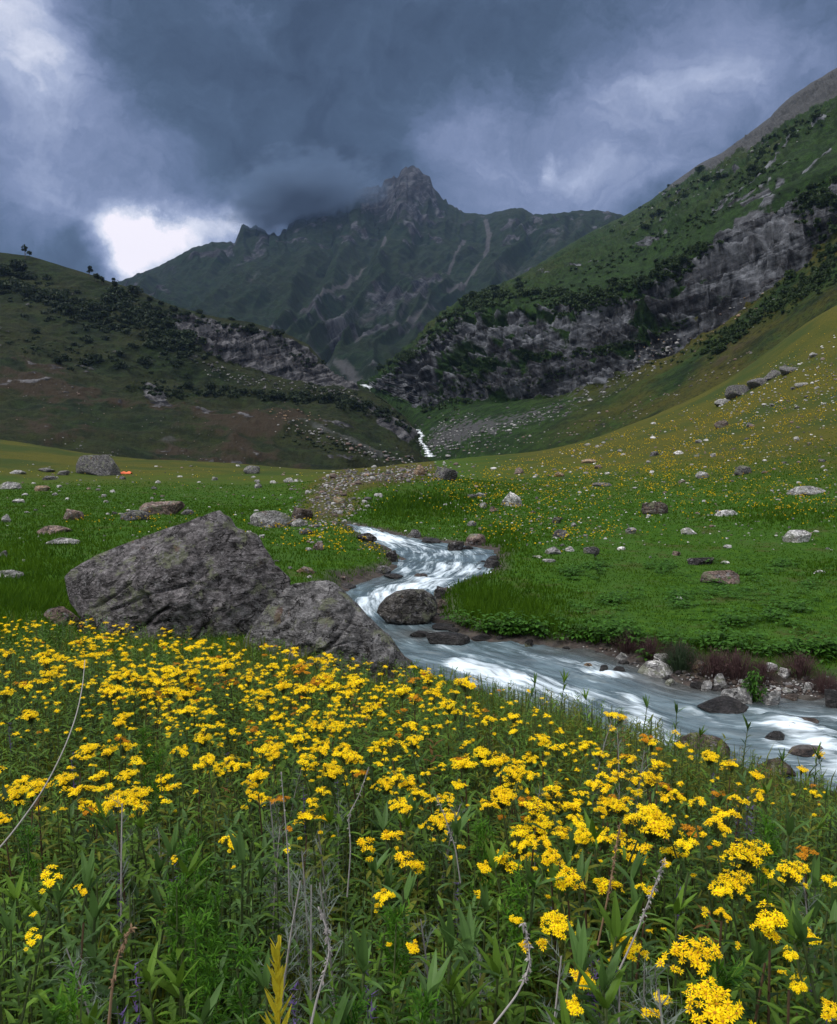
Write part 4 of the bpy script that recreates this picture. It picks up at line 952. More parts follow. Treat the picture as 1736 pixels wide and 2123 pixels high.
for nm, mt in (('right', M_SHRUB), ('left', M_SHRUBD)):
    SHR[nm] = []
    for k in range(5):
        rs = np.random.default_rng(50 + k); mb = clump(rs, 520, .16, (1, 1, .75), 8 + k); V = mb.V
        SHR[nm].append(mb.mesh('shrub', [mt]))
def shrub(side, label, u, v, wpx, hpx, group, seed, text):
    p = on_loft(label, u, v); d = p[1]
    o = bpy.data.objects.new('shrub', SHR[side][seed % 5]); COL.objects.link(o)
    W = wpx * d / FPX * .55; H = hpx * d / FPX * .62
    o.scale = (W, W, H); o.location = (p[0], p[1], p[2] + H * .35); o.rotation_euler = (0, 0, seed * 1.7)
    tag(o, text, 'shrub', group)
r = np.random.default_rng(31); k = 0
for pts, n, soft, sz, text, group in (
    ([(960, 640), (1040, 600), (1130, 605), (1200, 625), (1290, 598), (1380, 565), (1450, 505)], 78, 15, (14, 30), 'dark green shrub in the thicket along the top of the cliff', 'shrubs along the cliff top'),
    ([(800, 765), (850, 730), (900, 680), (960, 640)], 22, 10, (10, 22), 'dark shrub clinging to the stepped crest above the gorge', 'shrubs on the crest above the gorge'),
    ([(1285, 480), (1320, 490), (1400, 405), (1470, 360), (1540, 380), (1560, 365), (1600, 300), (1640, 265), (1690, 240), (1736, 215)], 26, 9, (10, 26), 'dark shrub on the grassy upper mountainside', 'shrubs on the upper mountainside'),
    ([(1640, 420), (1736, 380), (1700, 470), (1736, 520)], 15, 22, (18, 38), 'dark green bush above the cliff at the right edge', 'bushes at the upper right'),
    ([(1480, 725), (1560, 660), (1640, 610), (1736, 540)], 34, 12, (14, 34), 'dark green bush on the rib below the cliff', 'bushes on the rib below the cliff'),
    ([(900, 845), (960, 820), (1000, 770), (980, 790)], 14, 12, (10, 22), 'dark green shrub at the foot of the cliff near the gorge', 'shrubs at the foot of the cliff'),
    ([(1100, 735), (1180, 735), (1300, 715), (1400, 680)], 14, 6, (9, 18), 'low shrub on a grassy ledge across the cliff', 'shrubs on the cliff ledge')):
    for u, v in band(pts, n, soft, r):
        w = r.uniform(*sz); k += 1; shrub('right', RLAB, u, v, w, w * r.uniform(.6, 1.0), group, k, text)
for pts, n, soft, sz, text, group in (
    ([(0, 570), (60, 590), (120, 625), (200, 645), (270, 625), (330, 690), (400, 720)], 62, 20, (18, 40), 'dark shrub in the thicket under the left hill crest', 'shrubs under the left crest'),
    ([(280, 612), (340, 640), (420, 660), (560, 690)], 22, 8, (12, 26), 'dark shrub on the rocky rim of the left hill', 'shrubs on the left rim'),
    ([(370, 815), (420, 808), (520, 812), (600, 822), (700, 828), (800, 848)], 30, 7, (16, 32), 'dark bush in the row along the ledge of the left hill', 'bushes along the ledge'),
    ([(30, 700), (90, 720), (180, 740), (290, 760), (260, 680), (160, 700)], 16, 22, (14, 32), 'low dark shrub scattered on the open left hillside', 'shrubs on the open left hillside')):
    for u, v in band(pts, n, soft, r):
        w = r.uniform(*sz); k += 1; shrub('left', LLAB, u, v, w, w * r.uniform(.6, .95), group, k, text)
# --- scrub between the shrubs: one mass
LOW = []
for q in range(6):
    LOW.append(clump(np.random.default_rng(150 + q), 70, .34, (1, 1, .7), 5).arr())
def scrub(label, bands, mat, text, seed):
    rs = np.random.default_rng(seed); LV, LF, LC, b = [], [], [], 0
    for pts, n, soft, sz in bands:
        for u, v in band(pts, n, soft, rs):
            p = on_loft(label, u, v); w = rs.uniform(*sz) * p[1] / FPX * .55; V, F, M, C = LOW[int(rs.integers(6))]
            LV.append(V * np.array([w, w, w * .85]) + p + np.array([0, 0, w * .25])); LF.append(F + b); LC.append(C); b += len(V)
    tag(link('scrub', make_mesh('scrub', np.concatenate(LV), np.concatenate(LF), [mat], None, False, {'tint': ('FLOAT', np.concatenate(LC))})), text, 'scrub', kind='stuff')
scrub(RLAB, [([(960, 640), (1040, 605), (1130, 608), (1200, 628), (1290, 602), (1380, 568), (1450, 510)], 420, 17, (6, 18)), ([(800, 768), (850, 735), (900, 690), (960, 645)], 110, 14, (5, 13)),
             ([(1280, 490), (1400, 410), (1480, 370)], 50, 22, (4, 12)), ([(1180, 575), (1290, 540), (1400, 490), (1500, 430)], 110, 15, (4, 13)), ([(1420, 470), (1560, 380), (1650, 330)], 60, 14, (4, 12)), ([(1530, 385), (1600, 300), (1700, 235)], 60, 14, (5, 14)), ([(1640, 430), (1736, 390), (1690, 480), (1736, 530)], 90, 26, (7, 20)),
             ([(1470, 730), (1560, 660), (1640, 610), (1736, 540)], 260, 12, (6, 20)), ([(1590, 640), (1736, 560)], 90, 20, (6, 18)), ([(880, 850), (960, 820), (1000, 770), (980, 740)], 110, 22, (5, 14)), ([(1080, 738), (1180, 740), (1300, 712), (1420, 670)], 130, 7, (4, 12)), ([(1080, 800), (1200, 770)], 50, 12, (4, 10)), ([(1150, 655), (1300, 625)], 60, 9, (4, 12)), ([(1330, 760), (1500, 700)], 40, 16, (4, 12))], M_SHRUB, 'dense dark scrub over the ledges and ribs of the right mountainside', 3)
scrub(LLAB, [([(0, 580), (60, 600), (120, 632), (200, 655), (270, 640), (330, 695), (400, 730)], 330, 26, (8, 22)), ([(280, 620), (340, 650), (420, 670), (560, 700), (660, 760)], 70, 10, (5, 12)), ([(280, 800), (370, 815), (420, 808), (520, 815), (600, 825), (700, 832), (800, 855), (850, 890)], 200, 8, (6, 18)), ([(20, 700), (120, 730), (280, 740), (350, 790)], 70, 26, (5, 14)), ([(600, 900), (720, 930)], 40, 14, (5, 12)), ([(640, 800), (740, 830)], 50, 10, (5, 12))], M_SHRUBD, 'dense dark scrub under the crest and along the ledge of the left hill', 4)
# --- the few trees standing on the left skyline
def skyline_tree(u, v, h, w, lean, seed, label, tiers):
    p = on_loft(LLAB, u, v + 3); d = p[1]; H = h * d / FPX; W = w * d / FPX; rs = np.random.default_rng(seed)
    root = bpy.data.objects.new('tree', None); COL.objects.link(root); root.location = p; tag(root, label, 'tree', 'trees on the left skyline')
    mb = MB(); tube(mb, [(0, 0, -.6), (lean * .3, 0, H * .3), (lean * .7, .1, H * .62), (lean, 0, H * .9)], H * .035, H * .012, 6)
    for t in tiers: tube(mb, [(lean * t[2], 0, H * t[2] * .8), (t[0] * W, t[1] * W, H * t[2])], H * .016, H * .007, 4)
    link('trunk', mb.mesh('trunk', [M_BARK], True), root)
    cb = MB()
    for tx, ty, tz, q in tiers:
        c = clump(rs, 230, .2, (1, 1, .85), 6)
        V, F, M, C = c.arr(); V = V * q * W + np.array([tx * W + lean * tz, ty * W, tz * H]); b = len(cb.V)
        cb.V += [tuple(x) for x in V]; cb.F += [tuple(x + b) for x in F]; cb.M += list(M); cb.C += list(C)
    link('crown', cb.mesh('crown', [M_SHRUBD]), root)
skyline_tree(53, 531, 26, 17, -.3, 1, 'slender two-tufted tree, first on the left skyline', [(0, 0, .85, .42), (-.1, .1, .68, .3), (.5, 0, .45, .36)])
skyline_tree(185, 568, 23, 15, .2, 2, 'tall narrow tree on the skyline with an oval crown', [(0, 0, .82, .42), (.1, .1, .6, .42), (-.1, 0, .45, .3)])
skyline_tree(199, 577, 18, 20, .3, 3, 'round low tree right of the tall narrow skyline tree', [(0, 0, .65, .5), (.3, .1, .5, .36)])
skyline_tree(213, 584, 18, 12, 0, 4, 'small thin tree between the round tree and the last skyline tree', [(0, 0, .7, .5), (.1, 0, .45, .4)])
skyline_tree(237, 590, 22, 16, 0, 5, 'cone-shaped tree at the dip where the left hill meets the far mountain', [(0, 0, .8, .36), (0, .1, .55, .5), (.1, 0, .35, .5)])
# --- tufts on the far bank of the stream
M_HEATH = col_mat('purple_heather', (.030, .017, .018), (.13, .075, .075), tr=.2)
M_SAGE = leaf_mat('grey_green_twigs', (.014, .030, .015), (.05, .085, .04), .2)
M_HERB = leaf_mat('bright_herb', (.018, .06, .006), (.06, .17, .015), .35)
def twig_tuft(seed, n, mat, spread=.6, wd=.006):
    rs = np.random.default_rng(seed); mb = MB()
    for k in range(n):
        a = rs.uniform(0, 6.28); q = rs.uniform(0, 1) ** .6; b = np.array([math.cos(a) * q * .5, math.sin(a) * q * .5, 0])
        tip = b * (1.5 + spread) + np.array([rs.normal() * .06, rs.normal() * .06, (1 - .45 * q * q) * rs.uniform(.6, 1)])
        mid = (b + tip) / 2 + np.array([0, 0, .08]); s = np.array([math.cos(a + 1.57), math.sin(a + 1.57), 0]) * wd * rs.uniform(.7, 1.6)
        mb.add([b - s, b + s, mid + s, mid - s, tip], [(0, 1, 2, 3), (3, 2, 4)], 0, float(rs.uniform(0, 1)))
        for j in range(3):
            pp = mid + (tip - mid) * rs.uniform(0, 1); dd = nrm(rs.normal(size=3) + np.array([0, 0, 1])) * rs.uniform(.05, .12)
            mb.add([pp - s, pp + s, pp + dd], [(0, 1, 2)], 0, float(rs.uniform(.3, 1)))
    return mb.mesh('heather_tuft', [mat])
HT = [twig_tuft(k, 420, M_HEATH) for k in range(3)]; SG = twig_tuft(9, 480, M_SAGE)
def tuft(u, v, w, h, me, label, name, cat, group=None):
    p = surf_hit(u, v); d = p[1]; o = bpy.data.objects.new(name, me); COL.objects.link(o)
    o.location = p + np.array([0, .12, -.03]); W = w * d / FPX / 1.2; o.scale = (W, W, 1.2 * h * d / FPX); o.rotation_euler = (0, 0, u); tag(o, label, cat, group)
for i, (u, v, w, h, lab) in enumerate(((1305, 1352, 56, 44, 'purple-brown heather tuft, first along the far bank'), (1352, 1362, 60, 42, 'dull brown heather tuft behind the white block'), (1410, 1372, 60, 42, 'faded heather tuft between the brown tuft and the grey-green bush'),
                                     (1485, 1402, 74, 56, 'tall purple heather tuft beside the orange and white stone'), (1535, 1408, 80, 62, 'broad purple heather tuft behind the big pale stone'), (1585, 1418, 60, 50, 'purple heather tuft behind the bright green plant'),
                                     (1665, 1405, 70, 52, 'round purple heather tuft behind the bright white stone'), (1715, 1440, 50, 50, 'heather tuft at the right edge of the gravel'))):
    tuft(u, v, w, h, HT[i % 3], lab, 'heather_tuft', 'heather', 'heather along the far bank')
tuft(1416, 1392, 64, 60, SG, 'dense grey-green bush on the gravel by the large white-topped rock', 'bush', 'bush')
def herb(seed, n=46):
    rs = np.random.default_rng(seed); mb = MB()
    for k in range(n):
        a = rs.uniform(0, 6.28); q = rs.uniform(.1, 1); h = rs.uniform(.3, 1) * (1.1 - .4 * q)
        tip = np.array([math.cos(a) * q * .45, math.sin(a) * q * .45, h]); tube(mb, [(0, 0, 0), tip * np.array([.5, .5, .6]), tip], .012, .005, 3)
        for j in range(5):
            t = rs.uniform(.35, 1); leaf(mb, tip * t, (rs.normal(), rs.normal(), .3), rs.uniform(.16, .28), .07, .9, 3, 0, float(rs.uniform(0, 1)))
    return mb
HB = herb(3).mesh('green_plant', [M_HERB])
tuft(1570, 1462, 70, 74, HB, 'bright green leafy plant growing among pale stones in the shallows', 'green_plant', 'plant')
# --- grass, bank herbs and far flowers: stuff nobody could count
M_GRASS = leaf_mat('grass_blade', (.013, .045, .002), (.072, .152, .007), .3, .1, .8, 1.2)
r = np.random.default_rng(77)
def tallness(u, v, n):
    t = .055 + .03 * n - .03 * sstep(1150, 1250, u) * sstep(1060, 1110, v)
    t = t + (.22 + .25 * n) * np.maximum.reduce([blob(u, v, 1010, 1255, 130, 45, 8), blob(u, v, 1150, 1310, 130, 25, 8), .8 * blob(u, v, 1480, 1345, 300, 14, 5)])
    t = t + .22 * blob(u, v, 880, 1045, 130, 26, -4) + .08 * blob(u, v, 80, 1170, 150, 80) + .12 * blob(u, v, 1040, 1130, 60, 30) + .12 * blob(u, v, 60, 1260, 160, 40) + .12 * blob(u, v, 1640, 1070, 160, 20) + .10 * blob(u, v, 1720, 1180, 60, 20)
    return t
n = 420000
gu_ = r.uniform(-420, 2160, n); gy_ = np.exp(r.uniform(math.log(9.6), math.log(75), n)); gx_ = (gu_ - CU) / FPX * gy_
sd = stream_sd(gx_, gy_); gz_ = ground_z(gx_, gy_, sd); _, gv_ = proj(np.stack([gx_, gy_, gz_], -1)); gu_ = proj(np.stack([gx_, gy_, gz_], -1))[0]
q = np.stack([gx_, gy_, gx_ * 0], -1); nn = fbm(q * .6, 3); nn2 = fbm(q * 2.2 + 9, 2)
T = tallness(gu_, gv_, nn)
mor_ = blob(gu_, gv_, 690, 1015, 60, 26, -28) + blob(gu_, gv_, 790, 990, 110, 16, -8) + .9 * blob(gu_, gv_, 690, 1058, 60, 20, -12)
beach_ = blob(gu_, gv_, 1290, 1370, 90, 18, 12) + blob(gu_, gv_, 1620, 1425, 160, 26, 5)
keep = (sd > .06 + .1 * r.uniform(size=n)) & (r.uniform(size=n) > mor_ * 1.1) & (r.uniform(size=n) > beach_ * 1.6) & ((gy_ > 11) | (gx_ < -2)) & (r.uniform(size=n) < sstep(78, 48, gy_)) & (r.uniform(size=n) < np.clip(.36 + 1.9 * T + .6 * nn2 + .3 * nn, .05, 1))
gx_, gy_, gz_, T, gu_, gv_, nn, nn2 = (a[keep] for a in (gx_, gy_, gz_, T, gu_, gv_, nn, nn2)); n = len(gx_)
h = T * r.uniform(.5, 1.25, n) * (1 + .5 * np.clip(nn2, -.5, 1)) + .02; w = np.maximum(.009, .0010 * gy_) * r.uniform(.7, 1.3, n)
a = r.uniform(0, 6.28, n); lx, ly = r.normal(size=n) * .35 * h, r.normal(size=n) * .35 * h
b0 = np.stack([gx_, gy_, gz_ - .02], -1); sdv = np.stack([np.cos(a) * w, np.sin(a) * w * .4, 0 * a], -1)
V = np.stack([b0 - sdv, b0 + sdv, b0 + np.stack([lx, ly, h + .02], -1)], 1).reshape(-1, 3)
tint = np.clip(.42 + .65 * nn + .35 * nn2 + .2 * r.normal(size=n) - .35 * blob(gu_, gv_, 880, 1045, 120, 24, -4), 0, 1)
tag(link('grass', make_mesh('grass', V, np.arange(n * 3).reshape(-1, 3), [M_GRASS], None, False, {'tint': ('FLOAT', np.repeat(tint, 3))})), 'short and tall green grass of the meadow and stream banks', 'grass', kind='stuff')
# leafy herbs along the bank edge
mb = MB(); U, Vv, r2 = in_zone(620, lambda u, v: float(min(1, .03 * (u > 1150) + (.34 + .4 * (math.sin(u * .031) > .1)) * np.exp(-((v - np.interp(u, [900, 1100, 1250, 1450, 1600, 1736], [1292, 1318, 1328, 1342, 1352, 1362])) / 9) ** 2) + .8 * blob(u, v, 1480, 1232, 200, 6) * 0 + .9 * sum(blob(u, v, cu, cv, 22, 9) for cu, cv in ((1405, 1243), (1375, 1175), (1485, 1225), (1270, 1250), (1230, 1175), (1540, 1230), (1660, 1265), (1600, 1275), (1620, 1172), (1190, 1190), (1290, 1308), (1520, 1295), (1550, 1195), (1690, 1215))))), 900, 1760, 1160, 1375, 41)
Pz = hit(U, Vv)
for k in range(len(U)):
    p = Pz[k]
    if np.isnan(p[0]) or stream_sd([p[0]], [p[1]])[0] < .05: continue
    hh = r2.uniform(.08, .38) * (1 if Vv[k] > 1290 else .6)
    for j in range(11):
        a = r2.uniform(0, 6.28); t = r2.uniform(.2, 1); o_ = p + np.array([math.cos(a) * .1 * t, math.sin(a) * .1 * t, hh * t])
        leaf(mb, o_, (math.cos(a), math.sin(a), .5), r2.uniform(.08, .16), r2.uniform(.05, .09), .8, 2, 0, float(r2.uniform(0, 1)))
tag(link('undergrowth', mb.mesh('undergrowth', [M_HERB])), 'low broad-leaved herbs along the far bank and in the lawn', 'herbs', kind='stuff')
# yellow flowers dotted over the far slopes
M_YEL = leaf_mat('yellow_bloom', (.50, .30, .004), (.75, .55, .01), .15, .1, .8, 3.)
U, Vv, r3 = in_zone(17000, lambda u, v: float(v > np.interp(u, [0, 700, 950, 1150, 1300, 1450, 1550, 1736], [958, 975, 962, 936, 890, 835, 785, 650])) * min(1, float(
    .9 * blob(u, v, 1500, 880, 330, 75, -16) + .9 * blob(u, v, 1180, 965, 220, 30, -10) + .55 * blob(u, v, 1400, 980, 350, 60) + .8 * blob(u, v, 680, 1118, 100, 28, 10) + .5 * blob(u, v, 1640, 1050, 160, 22) + .4 * blob(u, v, 1080, 1060, 110, 60) + .25 * blob(u, v, 330, 1085, 140, 20) + .16 * blob(u, v, 250, 990, 300, 20) + .35 * blob(u, v, 1230, 1110, 90, 14))) , -60, 1800, 650, 1170, 51)
pn = fbm(np.stack([U / 40, Vv / 14, U * 0], -1), 3); kp = r3.uniform(size=len(U)) < np.clip(.35 + 2.2 * pn, .04, 1); U, Vv = U[kp], Vv[kp]
Pz = hit(U, Vv); ok = ~np.isnan(Pz[:, 0]) & (stream_sd(np.nan_to_num(Pz[:, 0]), np.nan_to_num(Pz[:, 1])) > .2); Pz = Pz[ok]; n = len(Pz)
s = (.020 + .00036 * Pz[:, 1]) * r3.uniform(.5, 1.3, n); hh = .12 + .12 * r3.uniform(size=n)
oct_ = np.array([(1, 0, 0), (0, 1, 0), (-1, 0, 0), (0, -1, 0), (0, 0, .7), (.1, .1, -.9)])
of = np.array([(0, 1, 4), (1, 2, 4), (2, 3, 4), (3, 0, 4), (1, 0, 5), (2, 1, 5), (3, 2, 5), (0, 3, 5)])
V = (Pz + np.stack([0 * hh, 0 * hh, hh], -1))[:, None] + oct_[None] * s[:, None, None] * r3.uniform(.6, 1.3, (n, 6, 1))
F = (np.arange(n)[:, None, None] * 6 + of[None]).reshape(-1, 3)
tag(link('meadow_flowers', make_mesh('meadow_flowers', V.reshape(-1, 3), F, [M_YEL], None, False, {'tint': ('FLOAT', np.repeat(r3.uniform(size=n), 6))})), 'countless tiny yellow flowers over the right slope and left bank', 'flowers', kind='stuff')
# ------------------------------------------------------------------ the flower bank in front
M_PET = leaf_mat('yellow_petal', (.78, .45, .001), (1.0, .79, .003), .25, .15, .7, 30.)
M_PETO = leaf_mat('withered_petal', (.22, .085, .006), (.62, .26, .01), .2, .1, .8, 30.)
M_DISC = col_mat('flower_disc', (.35, .13, .01), (.70, .34, .01))
M_LEAF = leaf_mat('leaf_green', (.008, .030, .004), (.115, .215, .022), .2, .16, .55, 14.)
M_LEAFB = leaf_mat('leaf_blue_green', (.012, .036, .008), (.095, .185, .045), .25, .18, .5, 14.)
M_LEAFY = leaf_mat('leaf_olive', (.030, .048, .006), (.17, .19, .02), .35, .2, .6, 14.)
M_LEAFR = leaf_mat('leaf_rust', (.05, .030, .010), (.19, .10, .03), .25, .2, .7, 14.)
M_STEM = col_mat('stem_green', (.03, .05, .015), (.10, .13, .05), .7, 20.)
M_STEMR = col_mat('stem_red_brown', (.035, .022, .014), (.11, .07, .04), .7, 20.)
M_SILV = leaf_mat('silver_leaf', (.04, .06, .05), (.19, .225, .19), .2, .1, .8, 20.)
M_DRY = col_mat('dry_stalk', (.10, .09, .085), (.36, .34, .33), .85, 40.)
M_DRYB = col_mat('brown_dry_stalk', (.08, .05, .03), (.26, .17, .10), .85, 40.)
M_PURP = col_mat('purple_bud', (.035, .022, .075), (.15, .10, .28), .7, 40., .2)
M_LIME = leaf_mat('yellow_green_leaf', (.20, .20, .01), (.55, .46, .03), .35, .2, .5, 14.)
def daisy(mb, c, n, rad, r, npet=9, det=2):
    c = np.array(c, float); n = nrm(n); a = nrm(np.cross(n, (.31, .8, .2))); b = np.cross(n, a); off = r.uniform(0, 6)
    for k in range(npet):
        t = off + 2 * math.pi * k / npet + r.normal() * .12; d = a * math.cos(t) + b * math.sin(t); s = np.cross(n, d); L = rad * r.uniform(.8, 1.1); up = r.uniform(-.35, .28)
        w = rad * .15
        if det > 1: mb.add([c + d * rad * .18, c + d * L * .55 + s * w + n * L * up * .5, c + d * L + n * L * up, c + d * L * .55 - s * w + n * L * up * .5], [(0, 1, 2), (0, 2, 3)], 0, float(r.uniform(.3, 1)))
        else: mb.add([c + s * w, c + d * L + n * L * up, c - s * w], [(0, 1, 2)], 0, float(r.uniform(.3, 1)))
    if det > 1:
        q = rad * .2; ring = [c + (a * math.cos(t) + b * math.sin(t)) * q + n * q * .15 for t in np.linspace(0, 2 * math.pi, 6, endpoint=False)]
        mb.add(ring + [c + n * q * .8], [(i, (i + 1) % 6, 6) for i in range(6)], 1, float(r.uniform(0, 1)))
def head(seed, nd, det=2, pet=None, two=False):
    """flat-topped flower cluster, 1 unit across, centred at its top; stalks run down to a joint below it"""
    r = np.random.default_rng(seed); mb = MB(); j = np.array([0, 0, -.75])
    pts = []; ns_ = max(1, nd // 5); subc = []
    for k in range(ns_):
        q = (math.sqrt((k + .4) / ns_) * .36) if ns_ > 1 else 0; t = k * 2.4 + r.uniform(-.7, .7); subc.append((math.cos(t) * q, math.sin(t) * q, -q * .5 + r.normal() * .09, r.uniform(.12, .24)))
    for k in range(nd):
        sc_ = subc[k % len(subc)]; q = math.sqrt(r.uniform(0, 1)) * sc_[3]; t = r.uniform(0, 6.28); pts.append(np.array([sc_[0] + math.cos(t) * q, sc_[1] + math.sin(t) * q, sc_[2] - q * q * 1.6 + r.normal() * .03]))
    rad = .095 if nd > 50 else (.135 if nd > 14 else .18)
    for p in pts:
        daisy(mb, p, (p[0] * 1.3 + r.normal() * .25, p[1] * 1.3 + r.normal() * .25, 1), rad * r.uniform(.8, 1.15), r, 9 if det > 1 else 6, det)
        if det > 1: tube(mb, [j * r.uniform(.6, 1) + p * .15, j * .3 + p * .7, p], .012, .008, 3, 2, .5)
    for k in range(3 if det > 1 else 0):
        t = r.uniform(0, 6.28); leaf(mb, j + np.array([0, 0, .1]), (math.cos(t), math.sin(t), 1), .4, .1, .5, 2, 3, .5)
    return mb
def foliage(r, H, n, L, W, droop=.7, up=.55, det=4, m=0, lo=.05, hi=.88, bend=(0, 0)):
    mb = MB(); t0 = r.uniform(0, 6)
    for k in range(n):
        f = lo + (hi - lo) * (k + r.uniform(-.3, .3)) / n; a = t0 + k * 2.4 + r.normal() * .3
        z = H * f; o = np.array([bend[0] * f * f, bend[1] * f * f, z])
        q = (1.1 - .55 * f) * r.uniform(.7, 1.15) * (.6 + .4 * min(1, f * 5))
        leaf(mb, o, (math.cos(a), math.sin(a), up * (.6 + .9 * f)), L * q, W * q, droop * r.uniform(.5, 1.5), det, m, float(r.uniform(0, 1)))
    return mb
def stem_mesh(r, H, bend, rad=.0042, ns=5):
    mb = MB(); tube(mb, [(bend[0] * f * f, bend[1] * f * f, H * f) for f in (0, .25, .5, .75, 1)], rad, rad * .6, ns, 0, float(r.uniform(.2, 1))); return mb
HU = .60      # unit plant height
PLANTS = []
for k in range(12):
    r = np.random.default_rng(200 + k); bend = (r.normal() * .05, r.normal() * .05)
    hmats = [M_PET if k else M_PETO, M_DISC, M_STEM, M_LEAF]
    if k == 5: hmats[0] = M_PET
    lm = (M_LEAF, M_LEAFB, M_LEAF, M_LEAFY, M_LEAF)[k % 5]
    nd = (24, 32, 20, 40, 27, 30, 18, 36, 24, 42, 75, 62)[k]
    hm = head(300 + k, nd).mesh('flower_head', hmats)
    small = head(400 + k, 7).mesh('flower_head', hmats)
    fm = foliage(r, HU * .98, 24 + k % 4, .10, .021, .7, .7, 4, bend=bend).mesh('foliage', [lm])
    sm = stem_mesh(r, HU - .06, bend).mesh('stem', [M_STEMR if k % 3 == 0 else M_STEM])
    PLANTS.append((sm, fm, hm, small, bend))
# places of flower heads, read from the photo: column, row, width
HEADS = [(1435, 1965, 135), (1485, 2070, 165), (1155, 1905, 92), (1300, 1950, 88), (1210, 2012, 78), (1190, 2075, 62), (1375, 2068, 46), (1656, 2036, 46), (1725, 2080, 60), (835, 1776, 66), (800, 1854, 52), (857, 1955, 46), (475, 1738, 52), (98, 1815, 76), (170, 1842, 40), (62, 1942, 58), (1005, 1790, 46), (1360, 1690, 112),
         (1490, 1702, 60), (1550, 1752, 110), (1640, 1795, 84), (1520, 1815, 92), (1600, 1895, 80), (1680, 1930, 58), (1180, 1805, 74), (1145, 1765, 56), (1118, 1695, 84), (1045, 1640, 74), (1062, 1592, 60), (1000, 1552, 50), (857, 1528, 48), (560, 1542, 62), (420, 1522, 50), (275, 1638, 78), (262, 1598, 50), (180, 1545, 50), (130, 1608, 58), (30, 1632, 70), (60, 1475, 46), (255, 1480, 40), (432, 1565, 40),
         (1720, 1822, 50), (1475, 1560, 50), (1405, 1642, 42), (1235, 1620, 44), (1340, 1840, 48), (1070, 1905, 36), (910, 1692, 70), (755, 1742, 60), (1430, 1745, 60), (1300, 1765, 60), (1210, 1720, 50), (1195, 1690, 40), (240, 1655, 60), (10, 1695, 30), (645, 1660, 40), (690, 1590, 60), (800, 1615, 60), (1640, 1975, 40), (1500, 1890, 40), (360, 1780, 26), (950, 1620, 40), (1085, 1745, 50), (1570, 1600, 40), (1690, 1640, 34), (1410, 1540, 30), (1590, 1925, 70), (1700, 1560, 26), (1665, 1590, 30), (930, 1650, 40), (520, 1640, 46), (535, 1600, 50), (200, 1670, 40), (730, 1560, 46)]
SIL = [(-200, 1272), (0, 1276), (250, 1284), (430, 1316), (560, 1336), (700, 1358), (870, 1382), (1050, 1425), (1200, 1448), (1400, 1515), (1550, 1565), (1736, 1635), (1950, 1700)]
def dens(u, v):
    d = .035 * blob(u, v, 900, 1580, 900, 130) + 1.0 * blob(u, v, 130, 1330, 300, 70) + 1.0 * blob(u, v, 600, 1370, 340, 50) + .85 * blob(u, v, 610, 1480, 280, 85) + .5 * blob(u, v, 260, 1425, 200, 70) + .40 * blob(u, v, 840, 1450, 170, 65) + .15 * blob(u, v, 1080, 1570, 230, 110) + .14 * blob(u, v, 1330, 1570, 250, 90) + .07 * blob(u, v, 1500, 1720, 220, 110) + .10 * blob(u, v, 200, 1600, 240, 60) + .06 * blob(u, v, 1180, 1740, 160, 80)
    d *= 1 - .75 * blob(u, v, 455, 1430, 70, 30); d *= 1 - .7 * blob(u, v, 330, 1520, 150, 30)
    return float(d) if v > np.interp(u, *np.array(SIL).T) + 2 and v < 1840 else 0.
U, Vv, r = in_zone(1350, dens, -60, 1800, 1270, 1840, 61)
pn = fbm(np.stack([U / 75, Vv / 34, U * 0], -1), 3); kp = r.uniform(size=len(U)) < np.clip(.62 + 2.0 * pn, .08, 1); U, Vv = U[kp], Vv[kp]
cand = [(u, v, w, 0) for u, v, w in HEADS]
hts = []
Hh = np.concatenate([np.full(len(HEADS), .60) + np.random.default_rng(5).uniform(-.1, .06, len(HEADS)), r.uniform(.44, .66, len(U))])
Uall = np.concatenate([[c[0] for c in cand], U]); Vall = np.concatenate([[c[1] for c in cand], Vv])
PH = hit(Uall, Vall, Hh, .5, 14)
rec = []
for k in range(len(Uall)):
    p = PH[k]
    if np.isnan(p[0]): continue
    if stream_sd([p[0]], [p[1]])[0] < .25: continue
    w = cand[k][2] * p[1] / FPX * .95 if k < len(cand) else r.uniform(.05, .10) * (1.55 if Vall[k] < 1430 else 1.0)
    if k >= len(cand) and w * FPX / p[1] < 12: w = .09
    rec.append((w * FPX / p[1] * (3 if k < len(cand) else 1), p, Hh[k], min(w, .23), k < len(cand), Uall[k], Vall[k]))
rec.sort(key=lambda q: -q[0])
NTHING = 290
SPECIAL = {(1435, 1965): 'broad domed yellow flower cluster, second largest at the front, with starry blooms', (1485, 2070): 'largest yellow flower cluster, spreading wide at the bottom of the bank', (1155, 1905): 'compact deep-yellow flower cluster standing alone on a thin dark stem',
           (1300, 1950): 'yellow flower cluster partly behind a silvery twig', (1210, 2012): 'upright tousled yellow flower cluster left of the silvery twigs', (1190, 2075): 'ragged yellow flower cluster directly under the upright tousled one', (1375, 2068): 'small yellow cluster touching the largest one on its left',
           (1656, 2036): 'small isolated yellow flower cluster right of the largest one', (1725, 2080): 'yellow flower cluster cut by the right edge at the bottom', (98, 1815): 'drooping yellow flower cluster on the lower left of the bank', (62, 1942): 'sparse yellow cluster lowest on the left side', (475, 1738): 'lone yellow cluster beside a brown withered head', (835, 1776): 'slanting yellow cluster above the dark gap in the middle of the bank', (800, 1854): 'small flat yellow cluster above the long blue-green leaves', (857, 1955): 'small loose yellow cluster lowest in the middle of the bank', (170, 1842): 'small yellow cluster right of the drooping one'}
r = np.random.default_rng(99)
LODH = {k: head(500 + k, 9, 1).arr() for k in range(6)}
LODF = {k: foliage(np.random.default_rng(600 + k), HU, 12, .11, .026, .7, .7, 2).arr() for k in range(6)}
